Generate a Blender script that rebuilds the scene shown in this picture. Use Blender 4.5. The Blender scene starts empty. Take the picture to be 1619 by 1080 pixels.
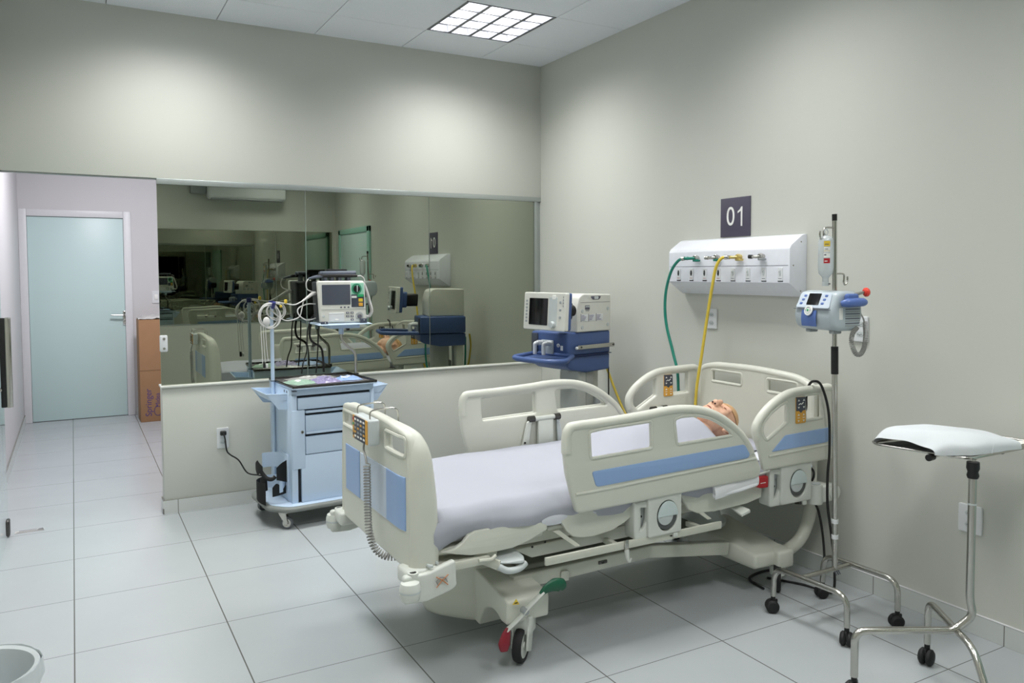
import bpy, bmesh, math, random
from mathutils import Vector, Matrix, noise
random.seed(4)
C = bpy.context.scene.collection
PI = math.pi
V = Vector
H = 3.147            # ceiling height
LZ, SZ = 2.121, 0.816  # lintel underside, low wall top
XL, YF, YD = -3.74, -5.60, 4.02   # left wall, wall behind camera, far corridor wall
XE = -2.80           # end of the low wall

# ------------------------------------------------------------------ materials
def lin(c):
    return tuple(((v/255)/12.92 if v/255 <= .04045 else ((v/255+.055)/1.055)**2.4) for v in c)
MATS = {}
def mat(name, rgb, rough=.5, metal=0., var=.04, scale=30., bump=0., spec=.5, coat=0., alpha=None, trans=0.):
    if name in MATS: return MATS[name]
    m = bpy.data.materials.new(name); m.use_nodes = True
    nt = m.node_tree; b = nt.nodes['Principled BSDF']
    c = lin(rgb)
    tc = nt.nodes.new('ShaderNodeTexCoord'); nz = nt.nodes.new('ShaderNodeTexNoise')
    nz.inputs['Scale'].default_value = scale; nz.inputs['Detail'].default_value = 3
    nt.links.new(tc.outputs['Object'], nz.inputs['Vector'])
    mx = nt.nodes.new('ShaderNodeMix'); mx.data_type = 'RGBA'
    mx.inputs[6].default_value = (*[v*(1-var) for v in c], 1); mx.inputs[7].default_value = (*[min(1, v*(1+var)) for v in c], 1)
    nt.links.new(nz.outputs['Fac'], mx.inputs[0]); nt.links.new(mx.outputs[2], b.inputs['Base Color'])
    b.inputs['Roughness'].default_value = rough; b.inputs['Metallic'].default_value = metal
    b.inputs['Specular IOR Level'].default_value = spec
    b.inputs['Coat Weight'].default_value = coat
    if trans: b.inputs['Transmission Weight'].default_value = trans
    if bump:
        bp = nt.nodes.new('ShaderNodeBump'); bp.inputs['Strength'].default_value = bump; bp.inputs['Distance'].default_value = .002
        nt.links.new(nz.outputs['Fac'], bp.inputs['Height']); nt.links.new(bp.outputs['Normal'], b.inputs['Normal'])
    MATS[name] = m
    return m
def emis(name, rgb, s):
    m = bpy.data.materials.new(name); m.use_nodes = True
    b = m.node_tree.nodes['Principled BSDF']; b.inputs['Base Color'].default_value = (1, 1, 1, 1)
    b.inputs['Emission Color'].default_value = (*rgb, 1); b.inputs['Emission Strength'].default_value = s
    return m
def math_node(nt, op, a, b=None):
    n = nt.nodes.new('ShaderNodeMath'); n.operation = op
    for i, v in enumerate((a, b)):
        if v is None: continue
        if isinstance(v, (int, float)): n.inputs[i].default_value = v
        else: nt.links.new(v, n.inputs[i])
    return n.outputs[0]
def tile_mat(name, rgb, grout, ax, ay, x0, sx, y0, sy, w=.0032, rough=.3):
    """glazed tiles: grout lines from object coordinates along axes ax and ay"""
    m = bpy.data.materials.new(name); m.use_nodes = True; nt = m.node_tree; b = nt.nodes['Principled BSDF']
    tc = nt.nodes.new('ShaderNodeTexCoord'); sp = nt.nodes.new('ShaderNodeSeparateXYZ')
    nt.links.new(tc.outputs['Object'], sp.inputs[0])
    mask = None; cells = []
    for a, o, s in ((ax, x0, sx), (ay, y0, sy)):
        if a is None: continue
        t = math_node(nt, 'DIVIDE', math_node(nt, 'SUBTRACT', sp.outputs[a], o), s)
        fr = math_node(nt, 'FRACT', t); cells.append(math_node(nt, 'FLOOR', t))
        d = math_node(nt, 'MULTIPLY', math_node(nt, 'MINIMUM', fr, math_node(nt, 'SUBTRACT', 1., fr)), s)
        k = math_node(nt, 'LESS_THAN', d, w/2*(1.5 if a == ax else 1))
        mask = k if mask is None else math_node(nt, 'MAXIMUM', mask, k)
    nz = nt.nodes.new('ShaderNodeTexNoise'); nz.inputs['Scale'].default_value = 3.; nz.inputs['Detail'].default_value = 4
    nt.links.new(tc.outputs['Object'], nz.inputs['Vector'])
    c = lin(rgb); mx = nt.nodes.new('ShaderNodeMix'); mx.data_type = 'RGBA'
    mx.inputs[6].default_value = (*[v*.965 for v in c], 1); mx.inputs[7].default_value = (*[v*1.035 for v in c], 1)
    nt.links.new(nz.outputs['Fac'], mx.inputs[0])
    m2 = nt.nodes.new('ShaderNodeMix'); m2.data_type = 'RGBA'
    nt.links.new(mask, m2.inputs[0]); nt.links.new(mx.outputs[2], m2.inputs[6]); m2.inputs[7].default_value = (*lin(grout), 1)
    nt.links.new(m2.outputs[2], b.inputs['Base Color'])
    r = math_node(nt, 'ADD', math_node(nt, 'MULTIPLY', nz.outputs['Fac'], .12), rough-.06)
    nt.links.new(r, b.inputs['Roughness'])
    return m
def glass_mat(name, tint, refl_tint, base, power=5., trans=1.):
    """thin pane: Schlick-like mirror part over a tinted see-through part"""
    m = bpy.data.materials.new(name); m.use_nodes = True; nt = m.node_tree
    nt.nodes.remove(nt.nodes['Principled BSDF']); out = nt.nodes['Material Output']
    g = nt.nodes.new('ShaderNodeBsdfGlossy'); g.inputs['Roughness'].default_value = .0; g.inputs['Color'].default_value = (*refl_tint, 1)
    t = nt.nodes.new('ShaderNodeBsdfTransparent'); t.inputs['Color'].default_value = (*tint, 1)
    geo = nt.nodes.new('ShaderNodeNewGeometry'); dot = nt.nodes.new('ShaderNodeVectorMath'); dot.operation = 'DOT_PRODUCT'
    nt.links.new(geo.outputs['Normal'], dot.inputs[0]); nt.links.new(geo.outputs['Incoming'], dot.inputs[1])
    c = math_node(nt, 'ABSOLUTE', dot.outputs['Value'])
    f = math_node(nt, 'ADD', math_node(nt, 'MULTIPLY', math_node(nt, 'POWER', math_node(nt, 'SUBTRACT', 1., c), power), 1-base), base)
    mx = nt.nodes.new('ShaderNodeMixShader'); nt.links.new(f, mx.inputs[0])
    nt.links.new(t.outputs[0], mx.inputs[1]); nt.links.new(g.outputs[0], mx.inputs[2]); nt.links.new(mx.outputs[0], out.inputs[0])
    MATS[name] = m
    return m

WALL = mat('wall_paint', (196, 197, 189), .42, var=.012, scale=2.5, spec=.35)
CORR = mat('corridor_paint', (200, 198, 199), .5, var=.01, scale=2)
TRIMW = mat('white_trim', (214, 214, 216), .4)
FLOOR = tile_mat('floor_tiles', (169, 174, 176), (96, 98, 94), 0, 1, -.3836, .5845, -1.8414, .6, .0036, .24)
BASE_R = tile_mat('baseboard_tiles_y', (200, 203, 200), (120, 120, 114), 1, 2, -1.8414, .6, .0862, 10, .003, .3)
BASE_B = tile_mat('baseboard_tiles_x', (200, 203, 200), (120, 120, 114), 0, 2, -.3836, .5845, .0862, 10, .003, .3)
CEIL = mat('ceiling_tile', (228, 231, 237), .85, var=.05, scale=120, bump=.25)
GAP = mat('ceiling_gap', (70, 72, 74), .9)
ALU = mat('aluminium_frame', (168, 174, 172), .35, metal=.6)
DOORC = mat('door_aqua_laminate', (192, 214, 212), .38, var=.015, scale=4)
STEEL = mat('stainless_steel', (190, 188, 182), .2, metal=1., var=.05, scale=40)
CHROME = mat('chrome', (210, 210, 208), .1, metal=1.)
DARKMET = mat('dark_brushed_metal', (92, 90, 88), .25, metal=.9)
BLACKP = mat('black_plastic', (18, 18, 19), .45)
BLACKR = mat('black_rubber', (24, 24, 25), .7)
CABLEB = mat('black_cable', (16, 16, 17), .5)
WHITEP = mat('white_plastic', (212, 214, 216), .35)
CREAM = mat('bed_cream_plastic', (203, 204, 193), .38, var=.015, scale=12)
CREAMM = mat('bed_cream_metal', (197, 198, 186), .35, var=.02)
BEDW = mat('bed_white_plastic', (204, 207, 200), .32)
GREYP = mat('grey_plastic', (150, 155, 156), .42)
PALEG = mat('pale_grey_plastic', (188, 194, 194), .4)
BLUEL = mat('blue_panel', (140, 168, 210), .33, var=.015)
BLUEP = mat('pale_blue_panel', (190, 202, 218), .35)
CARTB = mat('cart_blue_enamel', (190, 208, 228), .33, var=.012)
CARTD = mat('cart_shadow_gap', (30, 34, 42), .6)
VENTB = mat('ventilator_blue', (66, 88, 136), .42)
VENTW = mat('device_offwhite', (208, 208, 200), .42)
PUMPG = mat('pump_grey', (176, 186, 192), .35)
PUMPB = mat('pump_blue', (84, 110, 172), .35)
SCREEN = mat('dark_screen', (14, 14, 17), .12)
SCREENG = mat('grey_screen', (78, 82, 94), .16)
SHEET = mat('white_sheet', (163, 165, 175), .85, var=.015, scale=8, bump=.08)
CLOTH2 = mat('shade_lifted_cloth', (228, 229, 232), .85, var=.015, scale=8, bump=.08)  # same sheeting, colour whitened to offset the shade it hangs in
UNDER = mat('shade_lifted_under_sheet', (206, 208, 215), .85, var=.015, scale=8, bump=.08)  # paler than the top sheet to make up for shade, in the colour
DRAPE = mat('white_drape', (202, 206, 209), .9, var=.02, scale=20, bump=.1)
SKIN = mat('mannequin_skin', (222, 176, 148), .42, var=.05, scale=25)
SKULL = mat('mannequin_scalp', (206, 164, 118), .42, var=.05, scale=25)
DARKR = mat('dark_red', (120, 40, 34), .5)
GREENH = mat('green_hose', (22, 122, 104), .35)
YELH = mat('yellow_hose', (214, 188, 66), .35)
REDP = mat('red_plastic', (176, 30, 40), .35)
REDPED = mat('red_pedal', (128, 22, 38), .4)
GREENPED = mat('green_pedal', (12, 84, 58), .4)
YEL = mat('yellow_label', (222, 190, 60), .5)
ORG = mat('orange_key', (214, 158, 58), .45)
NAVY = mat('dark_key', (62, 68, 80), .45)
GRN = mat('green_key', (42, 168, 106), .4)
LGRN = mat('pale_green_label', (150, 205, 180), .5)
KEYW = mat('white_key', (232, 232, 228), .5)
INK = mat('grey_ink', (92, 92, 104), .6)
INKR = mat('red_ink', (150, 40, 60), .6)
INKD = mat('dark_ink', (54, 30, 48), .6)
PURP = mat('purple_ink', (74, 54, 112), .7)
SIGN = mat('sign_plum_grey', (78, 74, 90), .4)
CARD = mat('cardboard', (150, 114, 82), .85, var=.06, scale=15)
POLY = mat('clear_polythene', (214, 212, 208), .25, trans=.3)
WHITELEAD = mat('white_lead', (206, 204, 202), .4)
GREYCOIL = mat('grey_coil', (150, 150, 146), .45)
STRAP = mat('black_strap', (12, 12, 13), .75)
TRANSP = mat('bottle_plastic', (226, 232, 234), .2, trans=.55)
MIRR = glass_mat('tinted_window_glass', (.008, .010, .010), (.86, .91, .76), .44, 5)
CLEAR = glass_mat('clear_door_glass', (.90, .95, .93), (1, 1, 1), .06, 5)
LOUV = mat('louvre_aluminium', (106, 108, 114), .3, metal=0.)
BINP = mat('bin_plastic', (196, 202, 204), .4)
BININ = mat('bin_inner', (170, 176, 174), .6)
PK_G = mat('pack_green', (150, 178, 160), .3); PK_P = mat('pack_purple', (140, 132, 168), .3); PK_B = mat('pack_blue', (140, 166, 206), .3)
TUBE_E = emis('tube_glow', (1, 1, 1), 6.)

# ------------------------------------------------------------------ mesh builder
def catmull(pts, n=6, closed=False):
    P = [V(p) for p in pts]; out = []
    m = len(P); rng = range(m) if closed else range(m-1)
    for i in rng:
        if closed: a, b, c, d = P[(i-1) % m], P[i], P[(i+1) % m], P[(i+2) % m]
        else: a, b, c, d = P[max(i-1, 0)], P[i], P[i+1], P[min(i+2, m-1)]
        for k in range(n):
            t = k/n
            out.append(.5*((2*b)+(c-a)*t+(2*a-5*b+4*c-d)*t*t+(3*b-a-3*c+d)*t**3))
    if not closed: out.append(P[-1])
    return out
def rnd(pts, r, n=5, closed=True):
    """round the corners of a polyline (any dimension) with radius r"""
    P = [V(p) for p in pts]; out = []; m = len(P)
    rr = r if isinstance(r, (list, tuple)) else [r]*m
    for i, p in enumerate(P):
        if not closed and i in (0, m-1): out.append(p); continue
        a, b = P[i-1], P[(i+1) % m]
        d1, d2 = (a-p), (b-p); l = min(rr[i], d1.length*.48, d2.length*.48)
        if l < 1e-4: out.append(p); continue
        s, e = p+d1.normalized()*l, p+d2.normalized()*l
        for k in range(n+1):
            t = k/n; out.append((1-t)**2*s+2*t*(1-t)*p+t*t*e)
    return out
class B:
    def __init__(s): s.bm = bmesh.new(); s.mats = []
    def mi(s, m):
        if m not in s.mats: s.mats.append(m)
        return s.mats.index(m)
    def _add(s, bm2, m, M=None):
        if M is not None: bmesh.ops.transform(bm2, matrix=M, verts=bm2.verts)
        idx = s.mi(m); vm = {}
        for v in bm2.verts: vm[v] = s.bm.verts.new(v.co)
        for f in bm2.faces:
            try: g = s.bm.faces.new([vm[v] for v in f.verts]); g.material_index = idx; g.smooth = True
            except ValueError: pass
        bm2.free(); return s
    def box(s, a, b, m, bev=.004, seg=2, M=None):
        bm = bmesh.new(); bmesh.ops.create_cube(bm, size=1)
        d = [abs(b[i]-a[i]) for i in range(3)]; c = [(a[i]+b[i])/2 for i in range(3)]
        bmesh.ops.scale(bm, vec=d, verts=bm.verts); bmesh.ops.translate(bm, vec=c, verts=bm.verts)
        bev = min(bev, min(d)*.45)
        if bev > 2e-4: bmesh.ops.bevel(bm, geom=list(bm.edges), offset=bev, segments=seg, profile=.5, affect='EDGES')
        return s._add(bm, m, M)
    def hull(s, pts, m, bev=0., M=None):
        bm = bmesh.new(); vs = [bm.verts.new(p) for p in pts]
        r = bmesh.ops.convex_hull(bm, input=vs)
        bmesh.ops.dissolve_limit(bm, angle_limit=.02, verts=bm.verts, edges=bm.edges)
        if bev: bmesh.ops.bevel(bm, geom=list(bm.edges), offset=bev, segments=3, profile=.5, affect='EDGES')
        return s._add(bm, m, M)
    def tube(s, pts, r, m, n=12, smooth=0, closed=False, cap=True, sq=None, M=None):
        P = catmull(pts, smooth, closed) if smooth else [V(p) for p in pts]
        R = r if isinstance(r, (list, tuple)) else None
        bm = bmesh.new(); rings = []; L = len(P); up = None
        for i, p in enumerate(P):
            if closed: t = P[(i+1) % L]-P[i-1]
            else: t = P[min(i+1, L-1)]-P[max(i-1, 0)]
            if t.length < 1e-9: t = V((0, 0, 1))
            t.normalize()
            if up is None:
                up = V((0, 0, 1)) if abs(t.z) < .9 else V((1, 0, 0))
                if sq and len(sq) > 2: up = V(sq[2])
            u = up-t*up.dot(t)
            if u.length < 1e-6: u = V((1, 0, 0))-t*t.x
            u.normalize(); w = t.cross(u); up = u
            if R: k = (i/(L-1))*(len(R)-1); j = min(int(k), len(R)-2); rad = R[j]*(1-(k-j))+R[j+1]*(k-j)
            else: rad = r
            ru, rw = (rad*sq[0], rad*sq[1]) if sq else (rad, rad)
            rings.append([bm.verts.new(p+u*ru*math.cos(2*PI*q/n)+w*rw*math.sin(2*PI*q/n)) for q in range(n)])
        for i in range(L if closed else L-1):
            a, b = rings[i], rings[(i+1) % L]
            for q in range(n): bm.faces.new((a[q], a[(q+1) % n], b[(q+1) % n], b[q]))
        if cap and not closed: bm.faces.new(rings[0][::-1]); bm.faces.new(rings[-1])
        return s._add(bm, m, M)
    def cyl(s, a, b, r, m, n=20, r2=None, M=None):
        return s.tube([a, b], [r, r if r2 is None else r2], m, n=n, M=M)
    def lathe(s, prof, m, o=(0, 0, 0), axis=(0, 0, 1), n=32, M=None):
        """prof: list of (radius, height)"""
        bm = bmesh.new(); ax = V(axis).normalized(); u = ax.orthogonal().normalized(); w = ax.cross(u); o = V(o); rings = []
        for r, h in prof:
            if r < 1e-5: rings.append([bm.verts.new(o+ax*h)])
            else: rings.append([bm.verts.new(o+ax*h+u*r*math.cos(2*PI*q/n)+w*r*math.sin(2*PI*q/n)) for q in range(n)])
        for a, b in zip(rings, rings[1:]):
            for q in range(n):
                p = (q+1) % n
                if len(a) == 1 and len(b) == 1: continue
                if len(a) == 1: bm.faces.new((a[0], b[p], b[q]))
                elif len(b) == 1: bm.faces.new((a[q], a[p], b[0]))
                else: bm.faces.new((a[q], a[p], b[p], b[q]))
        return s._add(bm, m, M)
    def ell(s, c, r, m, M=None, u=16, v=10):
        bm = bmesh.new(); bmesh.ops.create_uvsphere(bm, u_segments=u, v_segments=v, radius=1)
        bmesh.ops.scale(bm, vec=r, verts=bm.verts)
        if M is not None: bmesh.ops.transform(bm, matrix=M, verts=bm.verts)
        bmesh.ops.translate(bm, vec=c, verts=bm.verts)
        return s._add(bm, m)
    def plate(s, outer, holes, t, m, f, bev=.006, cuts=()):
        """flat plate with holes: outline in (u, v), thickness t along w, rounded rim; f maps (u,v,w) to 3D"""
        cu = bpy.data.curves.new('tmp', 'CURVE'); cu.dimensions = '2D'; cu.fill_mode = 'BOTH'
        for ring in [outer]+list(holes):
            sp = cu.splines.new('POLY'); sp.points.add(len(ring)-1)
            for i, p in enumerate(ring): sp.points[i].co = (p[0], p[1], 0, 1)
            sp.use_cyclic_u = True
        bev = min(bev, t*.49)
        cu.extrude = max(t/2-bev, 0); cu.bevel_depth = bev; cu.bevel_resolution = 2; cu.offset = -bev
        s._curve(cu, m, f, cuts); return s
    def text(s, txt, size, m, f, depth=.0006, font_x='CENTER'):
        cu = bpy.data.curves.new('tmp', 'FONT'); cu.body = txt; cu.size = size; cu.extrude = depth
        cu.align_x = font_x; cu.align_y = 'CENTER'
        s._curve(cu, m, f); return s
    def _curve(s, cu, m, f, cuts=()):
        o = bpy.data.objects.new('tmp', cu); C.objects.link(o)
        dg = bpy.context.evaluated_depsgraph_get(); me = bpy.data.meshes.new_from_object(o.evaluated_get(dg))
        bpy.data.objects.remove(o); bpy.data.curves.remove(cu)
        bm = bmesh.new(); bm.from_mesh(me); bpy.data.meshes.remove(me)
        bmesh.ops.remove_doubles(bm, verts=bm.verts, dist=1e-6)
        for c in cuts: bmesh.ops.bisect_plane(bm, geom=list(bm.verts)+list(bm.edges)+list(bm.faces), plane_co=(c, 0, 0), plane_no=(1, 0, 0))
        for v in bm.verts: v.co = V(f(v.co.x, v.co.y, v.co.z))
        bmesh.ops.recalc_face_normals(bm, faces=bm.faces)
        s._add(bm, m)
    def grid(s, fn, nu, nv, m, thick=0., M=None):
        bm = bmesh.new(); g = [[bm.verts.new(fn(i/nu, j/nv)) for j in range(nv+1)] for i in range(nu+1)]
        for i in range(nu):
            for j in range(nv): bm.faces.new((g[i][j], g[i+1][j], g[i+1][j+1], g[i][j+1]))
        if thick:
            bmesh.ops.recalc_face_normals(bm, faces=bm.faces)
            bmesh.ops.solidify(bm, geom=list(bm.faces), thickness=thick)
        return s._add(bm, m, M)
def FX(Y): return lambda u, v, w: (u, Y+w, v)      # plate in the x-z plane at y=Y
def FY(X): return lambda u, v, w: (X+w, u, v)      # plate in the y-z plane at x=X
def FZ(Z): return lambda u, v, w: (u, v, Z+w)

def wloc(o):
    l = V((0, 0, 0))
    while o is not None: l = l+o.location; o = o.parent
    return l
def obj(name, b, parent=None, world=True, label=None, angle=38):
    me = bpy.data.meshes.new(name)
    if world and parent is not None: bmesh.ops.translate(b.bm, vec=-wloc(parent), verts=b.bm.verts)
    bmesh.ops.recalc_face_normals(b.bm, faces=b.bm.faces)
    b.bm.to_mesh(me); b.bm.free()
    for m in b.mats: me.materials.append(m)
    me.set_sharp_from_angle(angle=math.radians(angle))
    o = bpy.data.objects.new(name, me); C.objects.link(o); o.parent = parent
    if label: o['label'] = label
    return o
def thing(name, label, cat, loc=(0, 0, 0), rz=0., group=None):
    o = bpy.data.objects.new(name, None); C.objects.link(o); o.empty_display_size = .05
    o.location = loc; o.rotation_euler = (0, 0, rz)
    return tag(o, label, cat, group)
def tag(o, label, cat, group=None):
    o['label'] = label; o['category'] = cat
    if group: o['group'] = group
    return o
def single(name, b, label, cat, group=None, origin=None):
    """a thing that is one mesh; origin moved to the base"""
    cs = [v.co for v in b.bm.verts]
    lo = [min(c[i] for c in cs) for i in range(3)]; hi = [max(c[i] for c in cs) for i in range(3)]
    loc = V(((lo[0]+hi[0])/2, (lo[1]+hi[1])/2, lo[2])) if origin is None else V(origin)
    bmesh.ops.translate(b.bm, vec=-loc, verts=b.bm.verts)
    o = obj(name, b, None); o.location = loc
    return tag(o, label, cat, group)
def struct(name, b, parent=None, label=None):
    o = obj(name, b, parent, world=False)
    if parent is None: o['kind'] = 'structure'
    if label: o['label'] = label
    return o
def helix(path, R, turns, n=10, r0=0.):
    P = catmull(path, 12); L = [0]
    for a, b in zip(P, P[1:]): L.append(L[-1]+(b-a).length)
    tot = L[-1]; N = int(turns*n); out = []; j = 0; up = V((0, 1, 0)) if abs((P[1]-P[0]).normalized().y) < .8 else V((1, 0, 0))
    for i in range(N+1):
        d = tot*i/N
        while j < len(L)-2 and L[j+1] < d: j += 1
        t = (d-L[j])/max(L[j+1]-L[j], 1e-9); p = P[j].lerp(P[j+1], t); tg = (P[j+1]-P[j]).normalized()
        u = (up-tg*up.dot(tg)).normalized(); w = tg.cross(u); up = u; a = 2*PI*i/n
        out.append(p+u*R*math.cos(a)+w*R*math.sin(a))
    return out

# ================================================================== THE ROOM
b = B(); b.box((XL-.2, YF-.2, -.1), (.2, YD+.2, 0), FLOOR, 0); struct('floor', b)
# ceiling: suspended tiles with fine gaps, lamps take six of the cells
xs = [0, -.535, -1.165, -1.795, -2.425, -3.055, XL]
ys = [0, -.455]; 
while ys[-1]-.63 > YF: ys.append(ys[-1]-.63)
ys.append(YF)
LAMPX = (1, 4); LAMPY = (1, 4, 7)
b = B()
for i in range(len(xs)-1):
    for j in range(len(ys)-1):
        if i in LAMPX and j in LAMPY: continue
        g = .0022
        b.box((xs[i]-(g if i else 0), ys[j]-(g if j else 0), H), (xs[i+1]+g, ys[j+1]+g, H+.02), CEIL, .0012, 1)
for i in range(1, len(xs)-1): b.box((xs[i]-.009, YF, H+.006), (xs[i]+.009, 0, H+.012), GAP, 0)
for j in range(1, len(ys)-1): b.box((XL, ys[j]-.009, H+.006), (0, ys[j]+.009, H+.012), GAP, 0)
b.box((XL-.2, .12, H), (.2, YD+.2, H+.1), CEIL, 0)
b.box((XL-.2, YF-.2, H+.14), (.2, .12, H+.2), GAP, 0)
struct('ceiling', b)
b = B(); b.box((0, YF-.2, 0), (.15, .13, H+.14), WALL, 0); b.box((0, .13, 0), (.15, YD+.2, H+.14), CORR, 0); struct('wall_right', b)
b = B(); b.box((XL-.15, YF-.2, 0), (XL, .0, H+.14), WALL, 0); b.box((XL-.15, .0, 0), (XL, YD+.2, H+.14), CORR, 0); struct('wall_left', b)
b = B()
b.box((XL, 0, LZ), (0, .12, H+.14), WALL, .003)
b.box((XE, -.012, 0), (0, .105, SZ-.012), WALL, .003)
b.box((XE-.008, -.026, SZ-.014), (0, .11, SZ), mat('sill_paint', (206, 207, 200), .4), .004)
struct('wall_back', b)
b = B()
W0, W1, WZ0, WZ1 = -2.7, -.04, .85, 2.105
b.box((XL, YF-.15, 0), (0, YF, WZ0), WALL, 0); b.box((XL, YF-.15, WZ1), (0, YF, H+.14), WALL, 0)
b.box((W1, YF-.15, WZ0), (0, YF, WZ1), WALL, 0); b.box((XL, YF-.15, WZ0), (W0, YF, WZ1), WALL, 0)
struct('wall_front', b)
b = B()
DX0, DX1 = -3.68, -2.775
b.box((XL, YD, 0), (DX0, YD+.14, H), CORR, 0); b.box((DX1, YD, 0), (0, YD+.14, H), CORR, 0); b.box((DX0, YD, 2.13), (DX1, YD+.14, H), CORR, 0)
struct('wall_corridor', b)
# baseboards
BH = .086
b = B(); b.box((-.011, YF, 0), (0, 0, BH), BASE_R, .001, 1); b.box((-.0115, YF, BH), (0, 0, BH+.003), TRIMW, 0); struct('baseboard_right', b)
b = B(); b.box((XE-.0, -.022, 0), (-.011, -.012, BH), BASE_B, .001, 1); b.box((XE-.01, -.022, 0), (XE, .105, BH), BASE_B, .001, 1)
b.box((XE-.011, -.0225, 0), (XE-.004, .0, .035), mat('corner_dark_grey', (110, 108, 102), .8), .001); struct('baseboard_back', b)  # darker grey strip low on the end corner of the low wall
b = B(); b.box((XL, .1, 0), (XL+.011, YD, BH), BASE_R, .001, 1); b.box((XL, YF, 0), (XL+.011, -1.0, BH), BASE_R, .001, 1); struct('baseboard_left', b)
b = B(); b.box((DX1+.075, YD-.011, 0), (0, YD, BH), BASE_B, .001, 1); struct('baseboard_corridor', b)

# glass partition: frame and three panes
b = B()
b.box((XE, -.002, LZ-.035), (0, .05, LZ), ALU, .002); b.box((-.056, .0, SZ), (-.03, .05, LZ-.02), ALU, .002)
b.box((-.03, .012, SZ), (0, .045, LZ-.02), ALU, .002); b.box((XL, .015, LZ-.007), (XE, .05, LZ), ALU, .001)
win = struct('window_1', b)
for x0, x1 in ((XE, -1.876), (-1.870, -.962), (-.956, -.056)):
    b = B(); b.box((x0, .012, SZ), (x1, .020, LZ-.035), MIRR, 0); b.box((x1, .0115, SZ), (x1+.0035, .0205, LZ-.035), mat('glass_edge_green', (96, 110, 100), .3), 0)
    struct('glass_pane', b, win)
b = B(); b.box((XE-.004, -.004, 1.03), (XE+.042, .03, 1.136), WHITEP, .008, 3)
for z in (1.052, 1.114): b.cyl((XE+.02, -.0045, z), (XE+.02, -.008, z), .008, STEEL, 16)
struct('strike_plate', b, win, 'white lock strike plate on the glass edge')
b = B(); b.box((W0, YF-.05, WZ0), (W1, YF-.042, WZ1), MIRR, 0); b.box((W0, YF-.06, WZ0-.0), (W1, YF, WZ0+.012), ALU, .001)
b.box((-.83, YF-.055, WZ0), (-.825, YF-.035, WZ1), ALU, 0); struct('window_2', b)
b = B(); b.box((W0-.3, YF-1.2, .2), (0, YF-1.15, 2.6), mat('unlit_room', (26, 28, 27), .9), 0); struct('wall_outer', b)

# far corridor door
fr = B()
for (a, c) in (((DX0-.06, YD-.022, 0), (DX0+.012, YD+.02, 2.19)), ((DX1-.012, YD-.022, 0), (DX1+.062, YD+.02, 2.19)), ((DX0+.012, YD-.0215, 2.118), (DX1-.012, YD+.02, 2.1895))):
    fr.box(a, c, TRIMW, .006)
d1 = struct('door_1', fr)
b = B(); b.box((DX0+.014, YD+.002, .006), (DX1-.014, YD+.04, 2.115), DOORC, .002); struct('door_leaf', b, d1)
b = B(); hx = -2.797
b.box((hx-.016, YD-.01, .975), (hx+.016, YD+.002, 1.13), CHROME, .006, 3)
b.tube([(hx, YD-.008, 1.085), (hx, YD-.05, 1.085), (hx-.02, YD-.058, 1.085), (hx-.13, YD-.055, 1.09)], .0095, CHROME, 12, 4)
b.cyl((hx, YD-.01, 1.01), (hx, YD-.022, 1.01), .012, CHROME); struct('door_handle', b, d1)
# open glass door against the left wall
gx = -3.644
b = B(); b.box((gx-.005, -.90, .012), (gx+.005, .0, 2.1), CLEAR, 0); d2 = struct('door_2', b)
b = B()
for z0, z1 in ((.004, .10), (2.03, 2.115)):
    b.box((gx-.016, -.06, z0), (gx+.016, .012, z1), DARKMET, .012, 3)
b.cyl((gx, -.02, 0), (gx, -.02, .01), .014, STEEL); struct('pivot_hinge', b, d2)
b = B(); b.box((-3.574, -.79, .86), (-3.548, -.765, 1.31), STEEL, .004); b.box((-3.598, -.788, .862), (-3.574, -.767, 1.308), BLACKP, .003)
for z in (.95, 1.235): b.cyl((gx+.004, -.778, z), (-3.594, -.778, z), .011, STEEL)
b.box((-3.75+.03, -.79, .86), (-3.70, -.765, 1.31), STEEL, .004)
for z in (.95, 1.235): b.cyl((gx-.004, -.778, z), (-3.70, -.778, z), .011, STEEL)
b.cyl((gx-.02, -.70, 1.06), (gx+.03, -.70, 1.06), .02, STEEL); struct('door_handle', b, d2)
# aqua door on the right wall, near the wall behind the camera
b = B()
for (a, c) in (((-.03, -4.16, 0), (.0, -4.08, 2.12)), ((-.03, -5.37, 0), (.0, -5.29, 2.12)), ((-.03, -5.37, 2.05), (.0, -4.08, 2.12))): b.box(a, c, mat('door_frame_aqua', (150, 196, 182), .4), .004)
d3 = struct('door_3', b)
b = B(); b.box((-.02, -5.29, .008), (-.001, -4.16, 2.05), DOORC, .002); struct('door_leaf', b, d3)
b = B(); b.box((-.032, -4.26, .97), (-.02, -4.22, 1.13), CHROME, .004); b.tube([(-.03, -4.24, 1.08), (-.07, -4.24, 1.08), (-.072, -4.35, 1.08)], .009, CHROME, 10); struct('door_handle', b, d3)

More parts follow.
